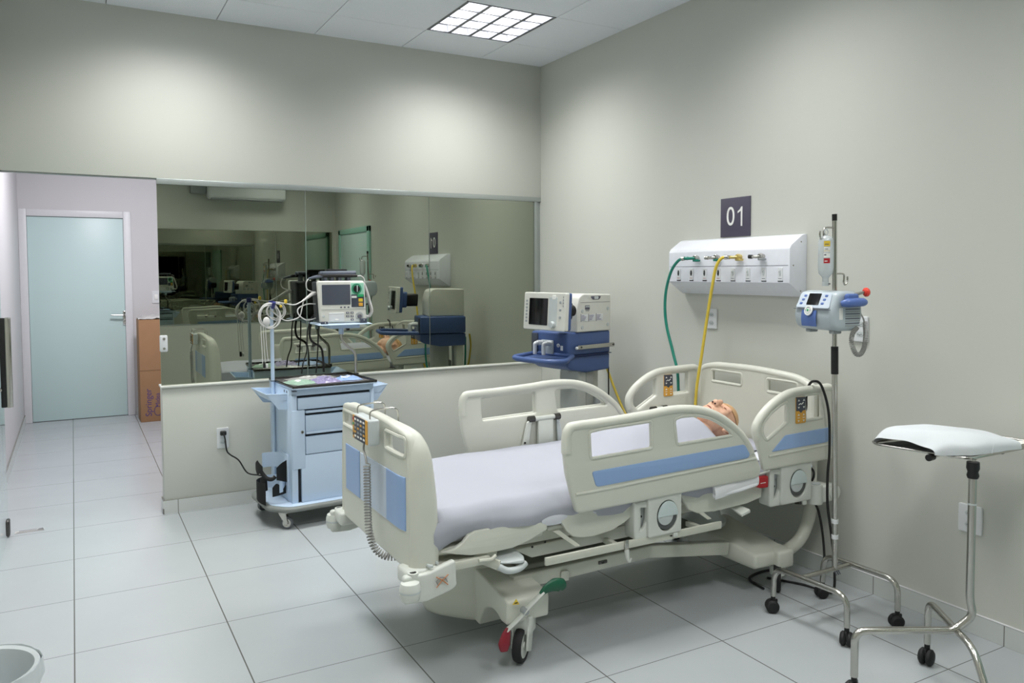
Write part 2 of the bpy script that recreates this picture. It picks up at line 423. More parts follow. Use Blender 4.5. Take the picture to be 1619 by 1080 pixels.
# ------------------------------------------------------------------ ceiling lamps
def ceiling_lamp(i, j, label, first=[None]):
    x1, x0 = xs[i]-.004, xs[i+1]+.004; y1, y0 = ys[j]-.004, ys[j+1]+.004
    cx, cy = (x0+x1)/2, (y0+y1)/2; w = (x1-x0)/2; h = (y1-y0)/2
    if first[0]:
        src = first[0]; r = src.copy(); C.objects.link(r); r.location = (cx, cy, H); r['label'] = label
        for ch in list(src.children):
            c = ch.copy(); C.objects.link(c); c.parent = r
            if ch.type == 'LIGHT' and j > 1: c.data = ch.data.copy(); c.data.energy = LAMP_W*.76
        return
    t = thing('ceiling_light', label, 'lamp', (cx, cy, H), group='recessed louvre lights in the ceiling'); first[0] = t
    b = B()
    for s in (-1, 1):
        b.box((s*w-.004*s, -h, -.002), (s*(w-.006)-.004*s, h, .11), LOUV, 0); b.box((-w, s*h, -.002), (w, s*(h-.006), .11), LOUV, 0)
    b.box((-w, -h, .105), (w, h, .112), WHITEP, 0); obj('housing', b, t, world=False)
    # parabolic louvre: long V fins along y, stepped cross blades along x
    b = B(); f = .03
    for k in range(5):
        x = -w+.004+(2*w-.008)*k/4
        b.hull([(x-.012, -h+.004, .0), (x+.012, -h+.004, .0), (x-.012, h-.004, .0), (x+.012, h-.004, .0), (x-f*.55, -h+.004, .045), (x+f*.55, -h+.004, .045), (x-f*.55, h-.004, .045), (x+f*.55, h-.004, .045)], LOUV)
    for k in range(5):
        y = -h+.004+(2*h-.008)*k/4
        b.hull([(-w, y-.007, .002), (-w, y+.007, .002), (w, y-.007, .002), (w, y+.007, .002), (-w, y-.004, .046), (-w, y+.004, .046), (w, y-.004, .046), (w, y+.004, .046)], LOUV)
    obj('louvre', b, t, world=False)
    for k in range(4):
        x = -w+(2*w)*(k+.5)/4
        b = B(); b.cyl((x, -h+.02, .078), (x, h-.02, .078), .013, TUBE_E, 16); obj('fluorescent_tube', b, t, world=False)
    ld = bpy.data.lights.new('lamp_light', 'AREA'); ld.shape = 'RECTANGLE'; ld.size = 2*w-.03; ld.size_y = 2*h-.03
    ld.energy = LAMP_W; ld.color = (1., 1., .985); ld.spread = math.radians(142)
    lo = bpy.data.objects.new('lamp_light', ld); C.objects.link(lo); lo.parent = t; lo.location = (0, 0, .05)
    return t
LAMP_W = 41; EXPO = .05
for i, j, l in ((1, 1, 'louvred ceiling light nearest the corner where the glass wall meets the right wall'), (4, 1, 'louvred ceiling light near the glass wall on the doorway side'),
                (1, 4, 'louvred ceiling light above the foot of the drip stand side of the bed'), (4, 4, 'louvred ceiling light in the middle of the doorway side'),
                (1, 7, 'louvred ceiling light behind the camera beside the right wall'), (4, 7, 'louvred ceiling light right behind the camera')):
    ceiling_lamp(i, j, l)
# corridor light
t = thing('ceiling_light', 'plain flush light on the corridor ceiling beyond the doorway', 'lamp', (-2.6, 1.7, H))
b = B(); b.box((-.3, -.3, -.03), (.3, .3, 0), TRIMW, .004); obj('housing', b, t, world=False)
ld = bpy.data.lights.new('lamp_light', 'AREA'); ld.size = .56; ld.energy = 80; ld.color = (.97, .95, 1.)
lo = bpy.data.objects.new('lamp_light', ld); C.objects.link(lo); lo.parent = t; lo.location = (0, 0, -.034)

# ================================================================== WALL THINGS
def outlet(name, label, f, w, h, sockets=2, ch=.62):
    """white cover plate; f maps (u along wall, v up, w out of wall)"""
    b = B(); b.plate(rnd([(-w/2, -h/2), (w/2, -h/2), (w/2, h/2), (-w/2, h/2)], .008), [], .011, WHITEP, lambda u, v, q: f(u, v, q+.0055), .003)
    t = single(name, b, label, 'socket', None)
    for k in range(sockets):
        vv = h*(.2-.4*k) if sockets > 1 else 0
        b = B(); hexa = rnd([(-.022, 0), (-.012, .012), (.012, .012), (.022, 0), (.012, -.012), (-.012, -.012)], .003)
        b.plate([(p[0], p[1]+vv) for p in hexa], [], .003, PALEG, lambda u, v, q: f(u, v, q+.0115), .001)
        for du, dv in ((-.009, 0), (.009, 0), (0, -.004)):
            b.cyl(f(du, vv+dv, .0125), f(du, vv+dv, .0138), .0024, INK, 8)
        obj('socket_insert', b, t)
    return t
def fR(y, z): return lambda u, v, w: (-w, y-u, z+v)
def fB(x, z, y=-.012): return lambda u, v, w: (x+u, y-w, z+v)
outlet('wall_socket', 'white double socket on the right wall below the bed head panel', fR(-1.945, 1.25), .085, .118)
outlet('wall_socket', 'white double socket on the right wall behind the drip stand pump', fR(-2.945, 1.25), .082, .122)
outlet('wall_socket', 'white double socket low on the right wall behind the steel tray stand', fR(-3.49, .483), .10, .12)
outlet('wall_socket', 'white socket on the low wall with a black plug in it', fB(-2.443, .451), .075, .135)
b = B(); b.plate(rnd([(-2.522, 1.205), (-2.44, 1.205), (-2.44, 1.338), (-2.522, 1.338)], .008), [], .01, WHITEP, FX(YD-.005), .003)
sw = single('light_switch', b, 'white light switch on the corridor wall beside the aqua door', 'switch')
b = B(); b.box((-2.497, YD-.016, 1.245), (-2.465, YD-.009, 1.30), KEYW, .002); obj('rocker', b, sw)

# sign 01
b = B(); b.box((-.006, -2.236, 1.722), (0, -2.008, 1.942), SIGN, .001)
sg = single('bed_number_sign', b, 'dark plum grey square sign reading 01 above the white wall panel', 'sign')
b = B(); b.text('0', .150, KEYW, lambda u, v, w: (-.0068-w, -2.088-u*.92, 1.833+v))
b.plate([(.018, -.053), (.030, -.053), (.030, .055), (.021, .055), (.010, .040), (-.006, .030), (-.006, .019), (.018, .032)], [], .0012, KEYW, lambda u, v, w: (-.0068-w, -2.148-u, 1.833+v), .0002); obj('numerals', b, sg)

# medical supply panel
PY0, PY1, PZ0, PZ1, PD = -2.62, -1.70, 1.395, 1.715, .125
g = thing('gas_supply_panel', 'white bed head panel on the right wall with gas valves and sockets', 'panel', (0, -2.16, PZ0))
prof = [(0, PZ0), (-.02, PZ0), (-PD, PZ0+.07), (-PD, PZ1-.075), (-PD+.012, PZ1-.055), (-.04, PZ1-.006), (-.022, PZ1), (0, PZ1)]
b = B(); bm = bmesh.new(); A0 = [bm.verts.new((x, PY0, z)) for x, z in prof]; A1 = [bm.verts.new((x, PY1, z)) for x, z in prof]
for k in range(len(prof)): q = (k+1) % len(prof); bm.faces.new((A0[k], A0[q], A1[q], A1[k]))
bm.faces.new(A0); bm.faces.new(A1[::-1]); bmesh.ops.recalc_face_normals(bm, faces=bm.faces)
bmesh.ops.bevel(bm, geom=list(bm.edges), offset=.003, segments=2, profile=.5, affect='EDGES')
b._add(bm, mat('panel_white', (226, 228, 236), .2))
b.box((-PD-.0008, PY0+.01, 1.5545), (-PD+.001, PY1-.01, 1.5565), INK, 0)
b.box((-PD-.0008, PY0+.004, PZ0+.071), (-PD+.001, PY1-.004, PZ0+.0715), INK, 0)
for z in (PZ0+.03, 1.555, PZ1-.04): b.cyl((-.045 if z != 1.555 else -.1, PY0+.001, z), (-.045 if z != 1.555 else -.1, PY0-.002, z), .004, STEEL, 10)
obj('housing', b, g)
vy = [-1.952, -2.118, -2.285, -2.445]
for k, y in enumerate(vy):
    b = B(); vm = mat('brass_yellow', (200, 180, 110), .3, metal=.6) if k == 2 else STEEL
    b.cyl((-PD, y, 1.603), (-PD-.03, y, 1.603), .014, vm); b.lathe([(0, 0), (.017, 0), (.017, .01), (.012, .014), (0, .014)], vm, (-PD-.012, y, 1.603), (-1, 0, 0), 20)
    b.box((-PD-.036, y-.028, 1.583), (-PD-.006, y+.006, 1.594), [GREENH, GREENH, vm, GREYP][k], .003)
    b.tube([(-PD-.026, y, 1.603), (-PD-.04, y+.01, 1.602), (-PD-.048, y+.032, 1.602)], .0085, vm if k else GREENH, 12)
    b.tube([(-PD-.048, y+.03, 1.602), (-PD-.052, y+.05, 1.603)], .0105, [GREENH, STEEL, STEEL, BLACKP][k], 12)
    obj('gas_valve', b, g)
for k in range(8):
    y = -1.79-.1103*k; b = B(); red = k < 4
    b.plate(rnd([(-.016, -.038), (.016, -.038), (.016, .03), (-.016, .03)], .005), [], .004, WHITEP, lambda u, v, w: (-PD-.002-w, y-u, 1.515+v), .0015)
    b.ell((-PD-.0045, y, 1.518), (.002, .0075, .017), BLACKP if red else PALEG)
    b.cyl((-PD-.004, y+.003, 1.523), (-PD-.008, y+.003, 1.523), .003, GREYP, 8)
    b.box((-PD-.0045, y-.011, 1.487), (-PD-.003, y+.011, 1.4895), INKR if red else INK, 0)
    b.box((-PD-.0012, y-.017, 1.472), (-PD+.001, y+.017, 1.478), INKD if red else INK, 0)
    obj('power_socket', b, g)
# hoses
def hose(pts, m, label, endm=None):
    b = B(); b.tube(pts, .0085, m, 12, 8)
    if endm: P = catmull(pts, 8); b.tube([P[0], P[2], P[4]], .0125, endm, 14)
    return single('gas_hose', b, label, 'hose')
hose([(-.178, -1.90, 1.603), (-.19, -1.86, 1.59), (-.2, -1.81, 1.53), (-.2, -1.765, 1.42), (-.2, -1.755, 1.30), (-.2, -1.775, 1.19), (-.2, -1.83, 1.05), (-.2, -1.875, .90), (-.2, -1.86, .62), (-.18, -1.70, .34), (-.20, -1.30, .24), (-.195, -1.05, .40), (-.19, -.99, .70), (-.20, -.96, .95)],
     GREENH, 'green hose from the wall panel down behind the bed to the ventilator', STEEL)
hose([(-.178, -2.238, 1.603), (-.2, -2.215, 1.595), (-.212, -2.19, 1.545), (-.212, -2.165, 1.45), (-.205, -2.12, 1.28), (-.2, -2.07, 1.05), (-.2, -2.035, .88), (-.18, -1.97, .60), (-.12, -1.75, .36), (-.08, -1.45, .36), (-.08, -1.20, .60), (-.10, -1.06, .83), (-.13, -1.02, .97)],
     YELH, 'yellow hose from the wall panel down behind the bed to the ventilator', STEEL)

# air conditioner on the wall behind the camera
ac = thing('air_conditioner', 'white split air conditioner high on the wall opposite the glass, seen reflected', 'air conditioner', (-1.22, YF, 2.48))
b = B(); b.box((-1.72, YF, 2.50), (-.72, YF+.20, 2.78), WHITEP, .04, 4); obj('casing', b, ac)
b = B(); b.box((-1.68, YF+.08, 2.488), (-.76, YF+.19, 2.512), GREYP, .01); obj('air_outlet', b, ac)
b = B(); b.box((-1.92, YF, 2.56), (-1.72, YF+.1, 2.76), GREYP, .02); obj('pipe_cover', b, ac)

# tall cardboard box in the corridor
cb = thing('cardboard_box', 'tall brown cardboard carton standing on the corridor floor beside the door', 'box', (-2.52, 3.62, 0))
b = B(); b.box((-2.698, 3.47, 0), (-2.36, 3.80, 1.055), CARD, .004); b.box((-2.699, 3.468, .53), (-2.359, 3.4695, .534), mat('card_crease', (120, 90, 64), .9), 0)
obj('carton', b, cb)
b = B()
b.text('Springer', .085, PURP, lambda u, v, w: (-2.62-v, 3.4695-w, .20+u), .0004)
b.text('Midea', .062, PURP, lambda u, v, w: (-2.535-v, 3.4695-w, .22+u), .0004)
b.tube([(-2.535+.035*math.cos(a), 3.4692, .11+.05*math.sin(a)) for a in [k*PI/8 for k in range(4, 15)]], .003, PURP, 6)
obj('printing', b, cb)
b = B()
def pol(u, v): return V((-2.70+.35*u, 3.47+.33*v, 1.06+.035*abs(noise.noise(V((u*5, v*5, 2))))+.03*math.sin(u*PI)*math.sin(v*PI)))
b.grid(pol, 16, 16, POLY, .001); single('plastic_wrap', b, 'crumpled clear plastic wrap lying on top of the tall carton', 'plastic')

# bin in the bottom left corner
bn = B(); o = (-3.555, -2.645, 0)
bn.lathe([(0, 0), (.115, 0), (.12, .01), (.155, .30), (.158, .335), (.166, .345), (.162, .352), (.150, .346), (.146, .33), (.112, .02), (0, .018)], BINP, o, n=48)
bin_ = single('waste_bin', bn, 'round white open bin at the lower left by the left wall', 'bin')
b = B()
def liner(u, v):
    a = 2*PI*u; f = 1+.012*math.sin(9*a)+.008*math.sin(23*a)
    r, z = ((.146, .20) if v < .3 else (.149, .35) if v < .5 else (.1685, .353) if v < .8 else (.171+.004*math.sin(7*a), .295+.012*math.sin(5*a)))
    return V((o[0]+r*f*math.cos(a), o[1]+r*f*math.sin(a), z))
b.grid(liner, 72, 4, BINP); obj('bin_liner', b, bin_)
b = B(); b.grid(lambda u, v: V((-3.61+.15*u, .0+.05*v, .0015+.0006*math.sin(u*9))), 6, 2, POLY, .0008)
for x0, x1, y, m in ((-3.60, -3.49, .012, INK), (-3.59, -3.50, .04, INK), (-3.495, -3.465, .028, NAVY), (-3.49, -3.467, .042, NAVY)): b.box((x0, y, .0028), (x1, y+.004, .0034), m, 0)
b.box((-3.495, .012, .003), (-3.462, .018, .0036), NAVY, 0, M=Matrix.Identity(4))
single('floor_label', b, 'small torn clear sticker with dark marks on the floor at the door pivot', 'sticker')
# ================================================================== THE BED
YC = -2.385
BN, BFAR = -2.85, -1.91        # near and far side rail planes
def my(y): return 2*YC-y       # mirror across the bed's length axis
bed = thing('hospital_bed', 'cream hospital bed with blue panelled rails, head end at the right wall', 'hospital bed', (-1.15, YC, 0))
RA = [(-1.568, .58), (-1.593, .655), (-1.616, .739), (-1.626, .818), (-1.626, .885), (-1.609, .924), (-1.575, .937), (-1.465, .939), (-1.344, .943), (-1.218, .949), (-1.131, .956), (-1.042, .957), (-.95, .948), (-.875, .929), (-.808, .902), (-.739, .859), (-.679, .812), (-.638, .764), (-.607, .715), (-.564, .635), (-.569, .598), (-.60, .588), (-1.039, .581), (-1.3, .577), (-1.543, .574)]
RAh1 = rnd([(-1.511, .895), (-1.436, .902), (-1.198, .908), (-1.193, .794), (-1.504, .786)], .014)
RAh2 = rnd([(-1.077, .903), (-1.041, .912), (-.95, .911), (-.875, .890), (-.817, .861), (-.758, .822), (-.742, .800), (-1.062, .794)], [.015, .01, .03, .03, .03, .03, .012, .015])
RAs = rnd([(-1.5, .735), (-.673, .754), (-.639, .704), (-.652, .690), (-1.478, .671)], .014)
RB = [(-.543, .616), (-.569, .701), (-.595, .759), (-.606, .805), (-.592, .849), (-.547, .896), (-.484, .936), (-.42, .963), (-.355, .977), (-.254, .981), (-.151, .983), (-.11, .982), (-.082, .968), (-.076, .94), (-.072, .635), (-.078, .622), (-.10, .618)]
RBh1 = rnd([(-.562, .81), (-.553, .837), (-.509, .878), (-.452, .908), (-.40, .922), (-.40, .825), (-.532, .755), (-.557, .782)], .012)
RBh2 = rnd([(-.290, .944), (-.165, .946), (-.160, .826), (-.278, .824)], .012)
RBs = rnd([(-.503, .700), (-.417, .768), (-.118, .776), (-.118, .712), (-.134, .706)], .01)
def inset_loop(pts, d, s=1):
    """shift a closed outline inward by d"""
    n = len(pts); out = []; area = sum(pts[i][0]*pts[(i+1) % n][1]-pts[(i+1) % n][0]*pts[i][1] for i in range(n)); sg = 1 if area > 0 else -1
    for i in range(n):
        a, b, c = V(pts[i-1]), V(pts[i]), V(pts[(i+1) % n]); t = (c-a).normalized(); out.append(b+V((-t.y, t.x))*d*sg)
    return out
def side_rail(out, holes, strip, Y, sgn, name_label, head):
    """sgn -1: outer face towards -y (near side); +1: far side"""
    out = rnd([V(p) for p in out], .01, 3)
    b = B(); b.plate(out, holes, .028, CREAM, FX(Y), .011)
    # thicker rounded hand grip along the upper edge
    i0 = 2 if not head else 3
    top = [p for p in inset_loop([V(p) for p in (RA if not head else RB)], .017)]
    idx = range(3, 19) if not head else range(2, 14)
    b.tube([(top[i].x, Y, top[i].y) for i in idx], .0205, CREAM, 14, 3)
    # moulded step along the lower skirt
    if not head: b.tube([(-1.575, Y+sgn*.012, .655), (-1.48, Y+sgn*.012, .655), (-.60, Y+sgn*.012, .682)], .007, CREAM, 8)
    else: b.tube([(-.52, Y+sgn*.012, .682), (-.3, Y+sgn*.012, .688), (-.08, Y+sgn*.012, .694)], .007, CREAM, 8)
    for h in holes: b.tube([(p[0], Y+sgn*.010, p[1]) for p in h], .0075, CREAM, 8, closed=True)
    rail = obj('side_rail', b, bed, label=name_label)
    b = B(); b.plate(strip, [], .006, BLUEL, FX(Y+sgn*.0145), .002); obj('blue_inlay', b, rail)
    if head:
        for sd in (1, -1):
            b = B(); yy = Y+sd*sgn*.0155
            kp = rnd([(-.349, .815), (-.349, .940), (-.287, .938), (-.282, .815)], .008, 4)
            b.plate(kp, [], .006, ORG, FX(yy), .002)
            ms = rnd([(-.3485, .873), (-.3485, .9395), (-.287, .9375), (-.2845, .875), (-.303, .875), (-.317, .862), (-.331, .875)], .005, 3)
            b.plate(ms, [], .0068, NAVY, FX(yy), .001)
            q = yy+sd*sgn*.004
            def tri(x, z, up, m=KEYW):
                b.plate([(x-.007, z), (x+.007, z), (x, z+(.009 if up else -.009))], [], .001, m, FX(q), .0003)
            for x in (-.333, -.299): tri(x, .920, True); tri(x, .894, False); tri(x, .852, True); tri(x, .831, False)
            for x in (-.333, -.299): b.box((x-.007, q-.0005, .8405), (x+.007, q+.0005, .8435), KEYW, 0)
            b.tube([(-.334, q, .903), (-.322, q, .909), (-.316, q, .904), (-.303, q, .913)], .0022, KEYW, 6)
            obj('control_pad', b, rail, label='dark and orange key pad with arrow symbols')
    # folding bracket with round window
    x0, x1 = (-1.206, -1.026) if not head else (-.424, -.222)
    zb, zt = (.415, .60) if not head else (.437, .64)
    b = B(); Yb = Y+sgn*-.006
    cx = (x0+x1)/2+.012; cz = (zb+zt)/2-.005
    win = [(cx+.055*math.cos(a), cz-.008+.066*math.sin(a)) for a in [k*PI/16 for k in range(32)]]
    b.plate(rnd([(x0, zb), (x1, zb), (x1, zt), (x0, zt)], .012), [win], .022, BEDW, FX(Yb), .005)
    b.plate(rnd([(x0-.062, zb-.004), (x0+.02, zb-.004), (x0+.02, zt-.03), (x0-.062, zt-.03)], [.016, .0, .0, .006]), [rnd([(x0-.036, zb+.03), (x0-.012, zb+.04), (x0+.002, zb+.075), (x0+.002, zt-.06), (x0-.036, zt-.055)], .01)], .022, BEDW, FX(Yb-sgn*.012), .006)
    b.box((x0-.062, Yb-sgn*.012, zb), (x0-.02, Yb-sgn*.07, zt-.04), BEDW, .006)
    b.box((x0-.03, Yb-sgn*.03, zb+.02), (x1-.01, Yb-sgn*.036, zt-.04), PALEG, .002)
    b.cyl((x0-.012, Yb-sgn*.022, zb+.085), (x0-.012, Yb-sgn*.03, zb+.085), .005, BLACKP, 10)
    br = obj('rail_bracket', b, bed)
    b = B(); b.lathe([(0, .0), (.05, .0), (.056, .004), (.056, .012), (0, .012)], mat('latch_dark', (84, 87, 86), .35), (cx, Yb-sgn*.006, cz-.01), (0, sgn, 0), 32)
    b.lathe([(0, .0), (.040, .0), (.040, .006), (0, .009)], PALEG, (cx-.010, Yb+sgn*.006, cz-.006), (0, sgn, 0), 32)
    half = [(cx+.054*math.cos(a), cz-.008+.065*math.sin(a)) for a in [k*PI/16 for k in range(17)]]
    b.plate(half, [], .004, mat('latch_cover', (196, 208, 208), .3), FX(Yb+sgn*.014), .001)
    b.cyl((cx+.03, Yb, zb-.006), (cx+.03, Yb-sgn*.03, zb-.012), .012, DARKMET, 12)
    b.box((cx+.035, Yb-.01, zb-.02), (cx+.06, Yb+.01, zb), BEDW, .003)
    obj('round_latch', b, br, label='pale round window latch')
    # inner hinge arms, seen on the inside of the far rails
    b = B(); xc = -1.16 if not head else -.40; Yi = Y-sgn*.022; zt2 = .775 if not head else .755
    wd = .10 if not head else .062
    b.hull([(xc-wd-.04, Yi, .60), (xc-wd, Yi, .60), (xc-wd+.03, Yi, zt2), (xc-wd+.0, Yi, zt2-.02), (xc-wd-.04, Yi-sgn*.02, .60), (xc-wd, Yi-sgn*.02, .60), (xc-wd+.03, Yi-sgn*.015, zt2), (xc-wd, Yi-sgn*.015, zt2-.02)], BEDW, .003)
    b.hull([(xc+wd-.01, Yi, .60), (xc+wd+.03, Yi, .60), (xc+wd-.005, Yi, zt2), (xc+wd-.02, Yi, zt2), (xc+wd-.01, Yi-sgn*.01, .60), (xc+wd+.03, Yi-sgn*.01, .60), (xc+wd-.005, Yi-sgn*.01, zt2), (xc+wd-.02, Yi-sgn*.01, zt2)], PALEG, .002)
    b.box((xc-.035, Yi, .58), (xc+.055, Yi-sgn*.018, zt2-.012), BEDW, .004)
    b.cyl((xc-wd+.02, Yi-sgn*.008, zt2-.006), (xc+wd-.01, Yi-sgn*.008, zt2-.002), .013, BEDW, 14)
    for xx in (xc-wd+.028, xc+wd-.018): b.cyl((xx-.017, Yi-sgn*.008, zt2-.004), (xx+.017, Yi-sgn*.008, zt2-.003), .0165, DARKMET, 14)
    b.cyl((xc-wd-.018, Yi-sgn*.016, .655), (xc-wd-.018, Yi-sgn*.024, .655), .005, BLACKP, 10)
    obj('hinge_arm', b, rail)
    return rail
side_rail(RA, [RAh1, RAh2], RAs, BN, -1, 'near foot side rail with two openings', False)
side_rail(RB, [RBh1, RBh2], RBs, BN, -1, 'near head side rail with key pad', True)
side_rail(RA, [RAh1, RAh2], RAs, BFAR, 1, 'far foot side rail with two openings', False)
side_rail(RB, [RBh1, RBh2], RBs, BFAR, 1, 'far head side rail with key pad', True)

# footboard: panel bowed back at both sides
def bow(y): d = max(abs(y-YC)-.31, 0); return 2.2*d*d
def bow_end(y): d = max(abs(y-YC)-.27, 0); return 2.3*d*d
FBX = -2.235
def FB(u, v, w): return (FBX+bow(u)+w, u, v)
def fb_outline(d=0.):
    pts = []
    h = [(.418-d, .45+d), (.405-d, .87), (.385-d, .935), (.35-d, .955-d), (.2, .968-d), (0, .972-d)]
    dense = []
    P = rnd([V(p) for p in h], [0, .03, .03, .03, .05, 0], 5, closed=False)
    base = [V((x*(.418-d)/7, .45+d)) for x in range(0, 7)]
    half = base+P
    return [V((YC-p.x, p.y)) for p in half]+[V((YC+p.x, p.y)) for p in reversed(half[1:])]
b = B()
def dens(pts, step=.03):
    out = []; n = len(pts)
    for i in range(n):
        a, c = V(pts[i]), V(pts[(i+1) % n]); k = max(1, int((c-a).length/step))
        out += [a.lerp(c, q/k) for q in range(k)]
    return out
def rect(y0, y1, z0, z1, r=.014): return dens(rnd([(y0, z0), (y1, z0), (y1, z1), (y0, z1)], r))
hl = rect(YC-.375, YC-.19, .858, .928); hr = rect(YC+.15, YC+.345, .862, .928)
b.plate(dens(fb_outline()), [hl, hr], .034, CREAM, FB, .012, cuts=[YC-.42+.03*k for k in range(29)])
for h in (hl, hr): b.tube([FB(p[0], p[1], -.012) for p in h], .009, CREAM, 8, closed=True)
# thick end posts and top grip in one sweep
path = [(.400, .43), (.402, .55), (.398, .70), (.388, .84), (.375, .905), (.335, .938), (.2, .950), (0, .955)]
full = [V((FBX+.010+bow_end(YC-x), YC-x, z)) for x, z in path]+[V((FBX+.010+bow_end(YC+x), YC+x, z)) for x, z in reversed(path[:-1])]
b.tube(full[:5]+full[5:], [.058, .057, .055, .048, .034, .026, .022, .021, .022, .026, .034, .048, .055, .057, .058], CREAM, 18, 5, sq=(1., .62, (1, 0, 0)))
b.tube([FB(YC-.40+.8*k/16, .600, -.014) for k in range(17)], .004, CREAM, 8)
fbo = obj('footboard', b, bed)
for y0, y1, m, l in ((YC-.376, YC-.205, BLUEL, None), (YC+.115, YC+.30, BLUEL, None), (YC-.205, YC+.10, BLUEP, 'pale centre panel')):
    b = B(); b.plate(dens([V((y0, .588)), V((y1, .588)), V((y1, .785)), V((y0, .785))]), [], .006, m, lambda u, v, w: FB(u, v, w-.0175), .002, cuts=[y0+.02*k for k in range(1, 20)])
    obj('inlay_panel', b, fbo, label=l)
# headboard
HX = -.115
def hb(u, v, w): return (HX+w-1.1*max(abs(u-YC)-.25, 0)**2, u, v)
b = B()
ho = rnd([V(p) for p in [(YC-.42, .46), (YC-.435, .80), (YC-.43, .965), (YC-.30, 1.005), (YC, 1.022), (YC+.30, 1.012), (YC+.395, .985), (YC+.40, .80), (YC+.385, .46)]], [.03, .1, .06, .2, .3, .2, .05, .1, .03], 6)
hh = [rect(YC+.075, YC+.305, .908, .975), rect(YC-.305, YC-.10, .90, .97)]
b.plate(dens(ho), hh, .036, CREAM, hb, .012, cuts=[YC-.44+.03*k for k in range(30)])
for h in hh: b.tube([hb(p[0], p[1], -.012) for p in h], .009, CREAM, 8, closed=True)
b.tube([hb(p.x, p.y, 0) for p in inset_loop(ho, .015)[6:-6]], .021, CREAM, 12, 2)
obj('headboard', b, bed)

# corner brackets with bumper rollers
for sgn, yb in ((-1, BN), (1, my(BN))):
    b = B()
    o1 = rnd([(-2.285, .455), (-2.20, .452), (-2.135, .468), (-2.085, .482), (-2.08, .385), (-2.10, .372), (-2.20, .350), (-2.285, .355)], .014)
    b.plate(o1, [], .03, BEDW, FX(yb-sgn*.018), .008)
    b.box((-2.27, yb-sgn*.02, .405), (-2.14, yb-sgn*.12, .465), BEDW, .014, 3)
    b.cyl((-2.245, yb-sgn*.02, .447), (-2.245, yb-sgn*.02, .460), .02, BEDW, 20); b.cyl((-2.245, yb-sgn*.02, .4575), (-2.245, yb-sgn*.02, .461), .012, BLACKP, 16)
    b.tube([(-2.165+.02*math.cos(a), yb-sgn*.03+.02*math.sin(a), .472) for a in [k*PI/5 for k in range(8)]], .006, PALEG, 8)
    if sgn < 0:
        for (x0, z0, x1, z1) in ((-2.165, .397, -2.118, .437), (-2.165, .435, -2.12, .40)): b.tube([(x0, yb-.0035, z0), ((x0+x1)/2, yb-.0035, (z0+z1)/2+.004), (x1, yb-.0035, z1)], .0022, mat('orange_print', (190, 130, 90), .6), 6)
        b.tube([(-2.158, yb-.0035, .404), (-2.166, yb-.0035, .42), (-2.15, yb-.0035, .432), (-2.13, yb-.0035, .428), (-2.122, yb-.0035, .41)], .0013, INK, 6)
    br = obj('corner_bracket', b, bed)
    b = B(); b.lathe([(0, -.036), (.018, -.036), (.033, -.03), (.038, -.012), (.038, .012), (.033, .03), (.018, .036), (0, .036)], BEDW, (-2.262, yb-sgn*.006, .402), (0, 0, 1), 28)
    b.lathe([(.0385, -.004), (.0392, 0), (.0385, .004)], PALEG, (-2.262, yb-sgn*.006, .402), (0, 0, 1), 28)
    obj('bumper_roller', b, br)
    # head end
    b = B(); yh = yb
    b.tube([(-.165, yh-sgn*.02, .405), (-.165, yh-sgn*.02, .498)], .034, BEDW, 24); b.box((-.165, yh-sgn*.045, .405), (-.045, yh+sgn*.003, .49), BEDW, .012, 3)
    b.box((-.21, yh-sgn*.05, .47), (-.06, yh-sgn*.14, .485), BEDW, .005)
    b.lathe([(0, 0), (.024, 0), (.024, .004), (0, .004)], PALEG, (-.165, yh-sgn*.02, .499), (0, 0, 1), 20)
    br = obj('corner_bracket', b, bed)
    b = B(); b.lathe([(0, -.02), (.022, -.02), (.036, -.012), (.040, 0), (.036, .012), (.022, .02), (0, .02)], BEDW, (-.055, yh-sgn*.004, .447), (0, 1, 0), 28)
    obj('bumper_roller', b, br)
    # curved push tube at the head
    b = B(); b.tube([(-.31, yb-sgn*.10, .165), (-.25, yb-sgn*.10, .170), (-.17, yb-sgn*.10, .21), (-.125, yb-sgn*.095, .29), (-.115, yb-sgn*.085, .38), (-.12, yb-sgn*.075, .47)], .030, CREAMM, 18, 5); obj('push_tube', b, bed)

# deck panels, frame, bars
P1 = [(-2.125, .505), (-2.075, .512), (-2.042, .528), (-2.018, .553), (-1.991, .564), (-1.904, .565), (-1.797, .562), (-1.705, .551), (-1.675, .537), (-1.675, .517), (-1.705, .505), (-1.761, .484), (-1.833, .470), (-1.94, .468), (-2.008, .473), (-2.075, .489)]
P2 = [(-1.64, .562), (-1.608, .532), (-1.585, .495), (-1.555, .468), (-1.51, .456), (-1.456, .452), (-1.361, .462), (-1.30, .484), (-1.247, .512), (-1.235, .555), (-1.30, .575), (-1.62, .575)]
P3 = [(-1.0, .575), (-.992, .548), (-.952, .485), (-.897, .462), (-.80, .455), (-.60, .462), (-.51, .478), (-.50, .58)]
for sgn in (-1, 1):
    for P in (P1, P2, P3):
        Y = -2.805 if sgn < 0 else my(-2.805)
        b = B(); b.plate([V(p) for p in P], [], .02, CREAM, FX(Y), .006); obj('deck_side_panel', b, bed)
b = B()
b.box((-2.14, my(-2.79), .485), (-1.68, -2.79, .51), CREAM, .006); b.box((-1.66, my(-2.79), .50), (-1.24, -2.79, .52), CREAM, .006)
b.box((-1.2, my(-2.79), .50), (-.2, -2.79, .52), CREAM, .006)
obj('deck', b, bed)
b = B()
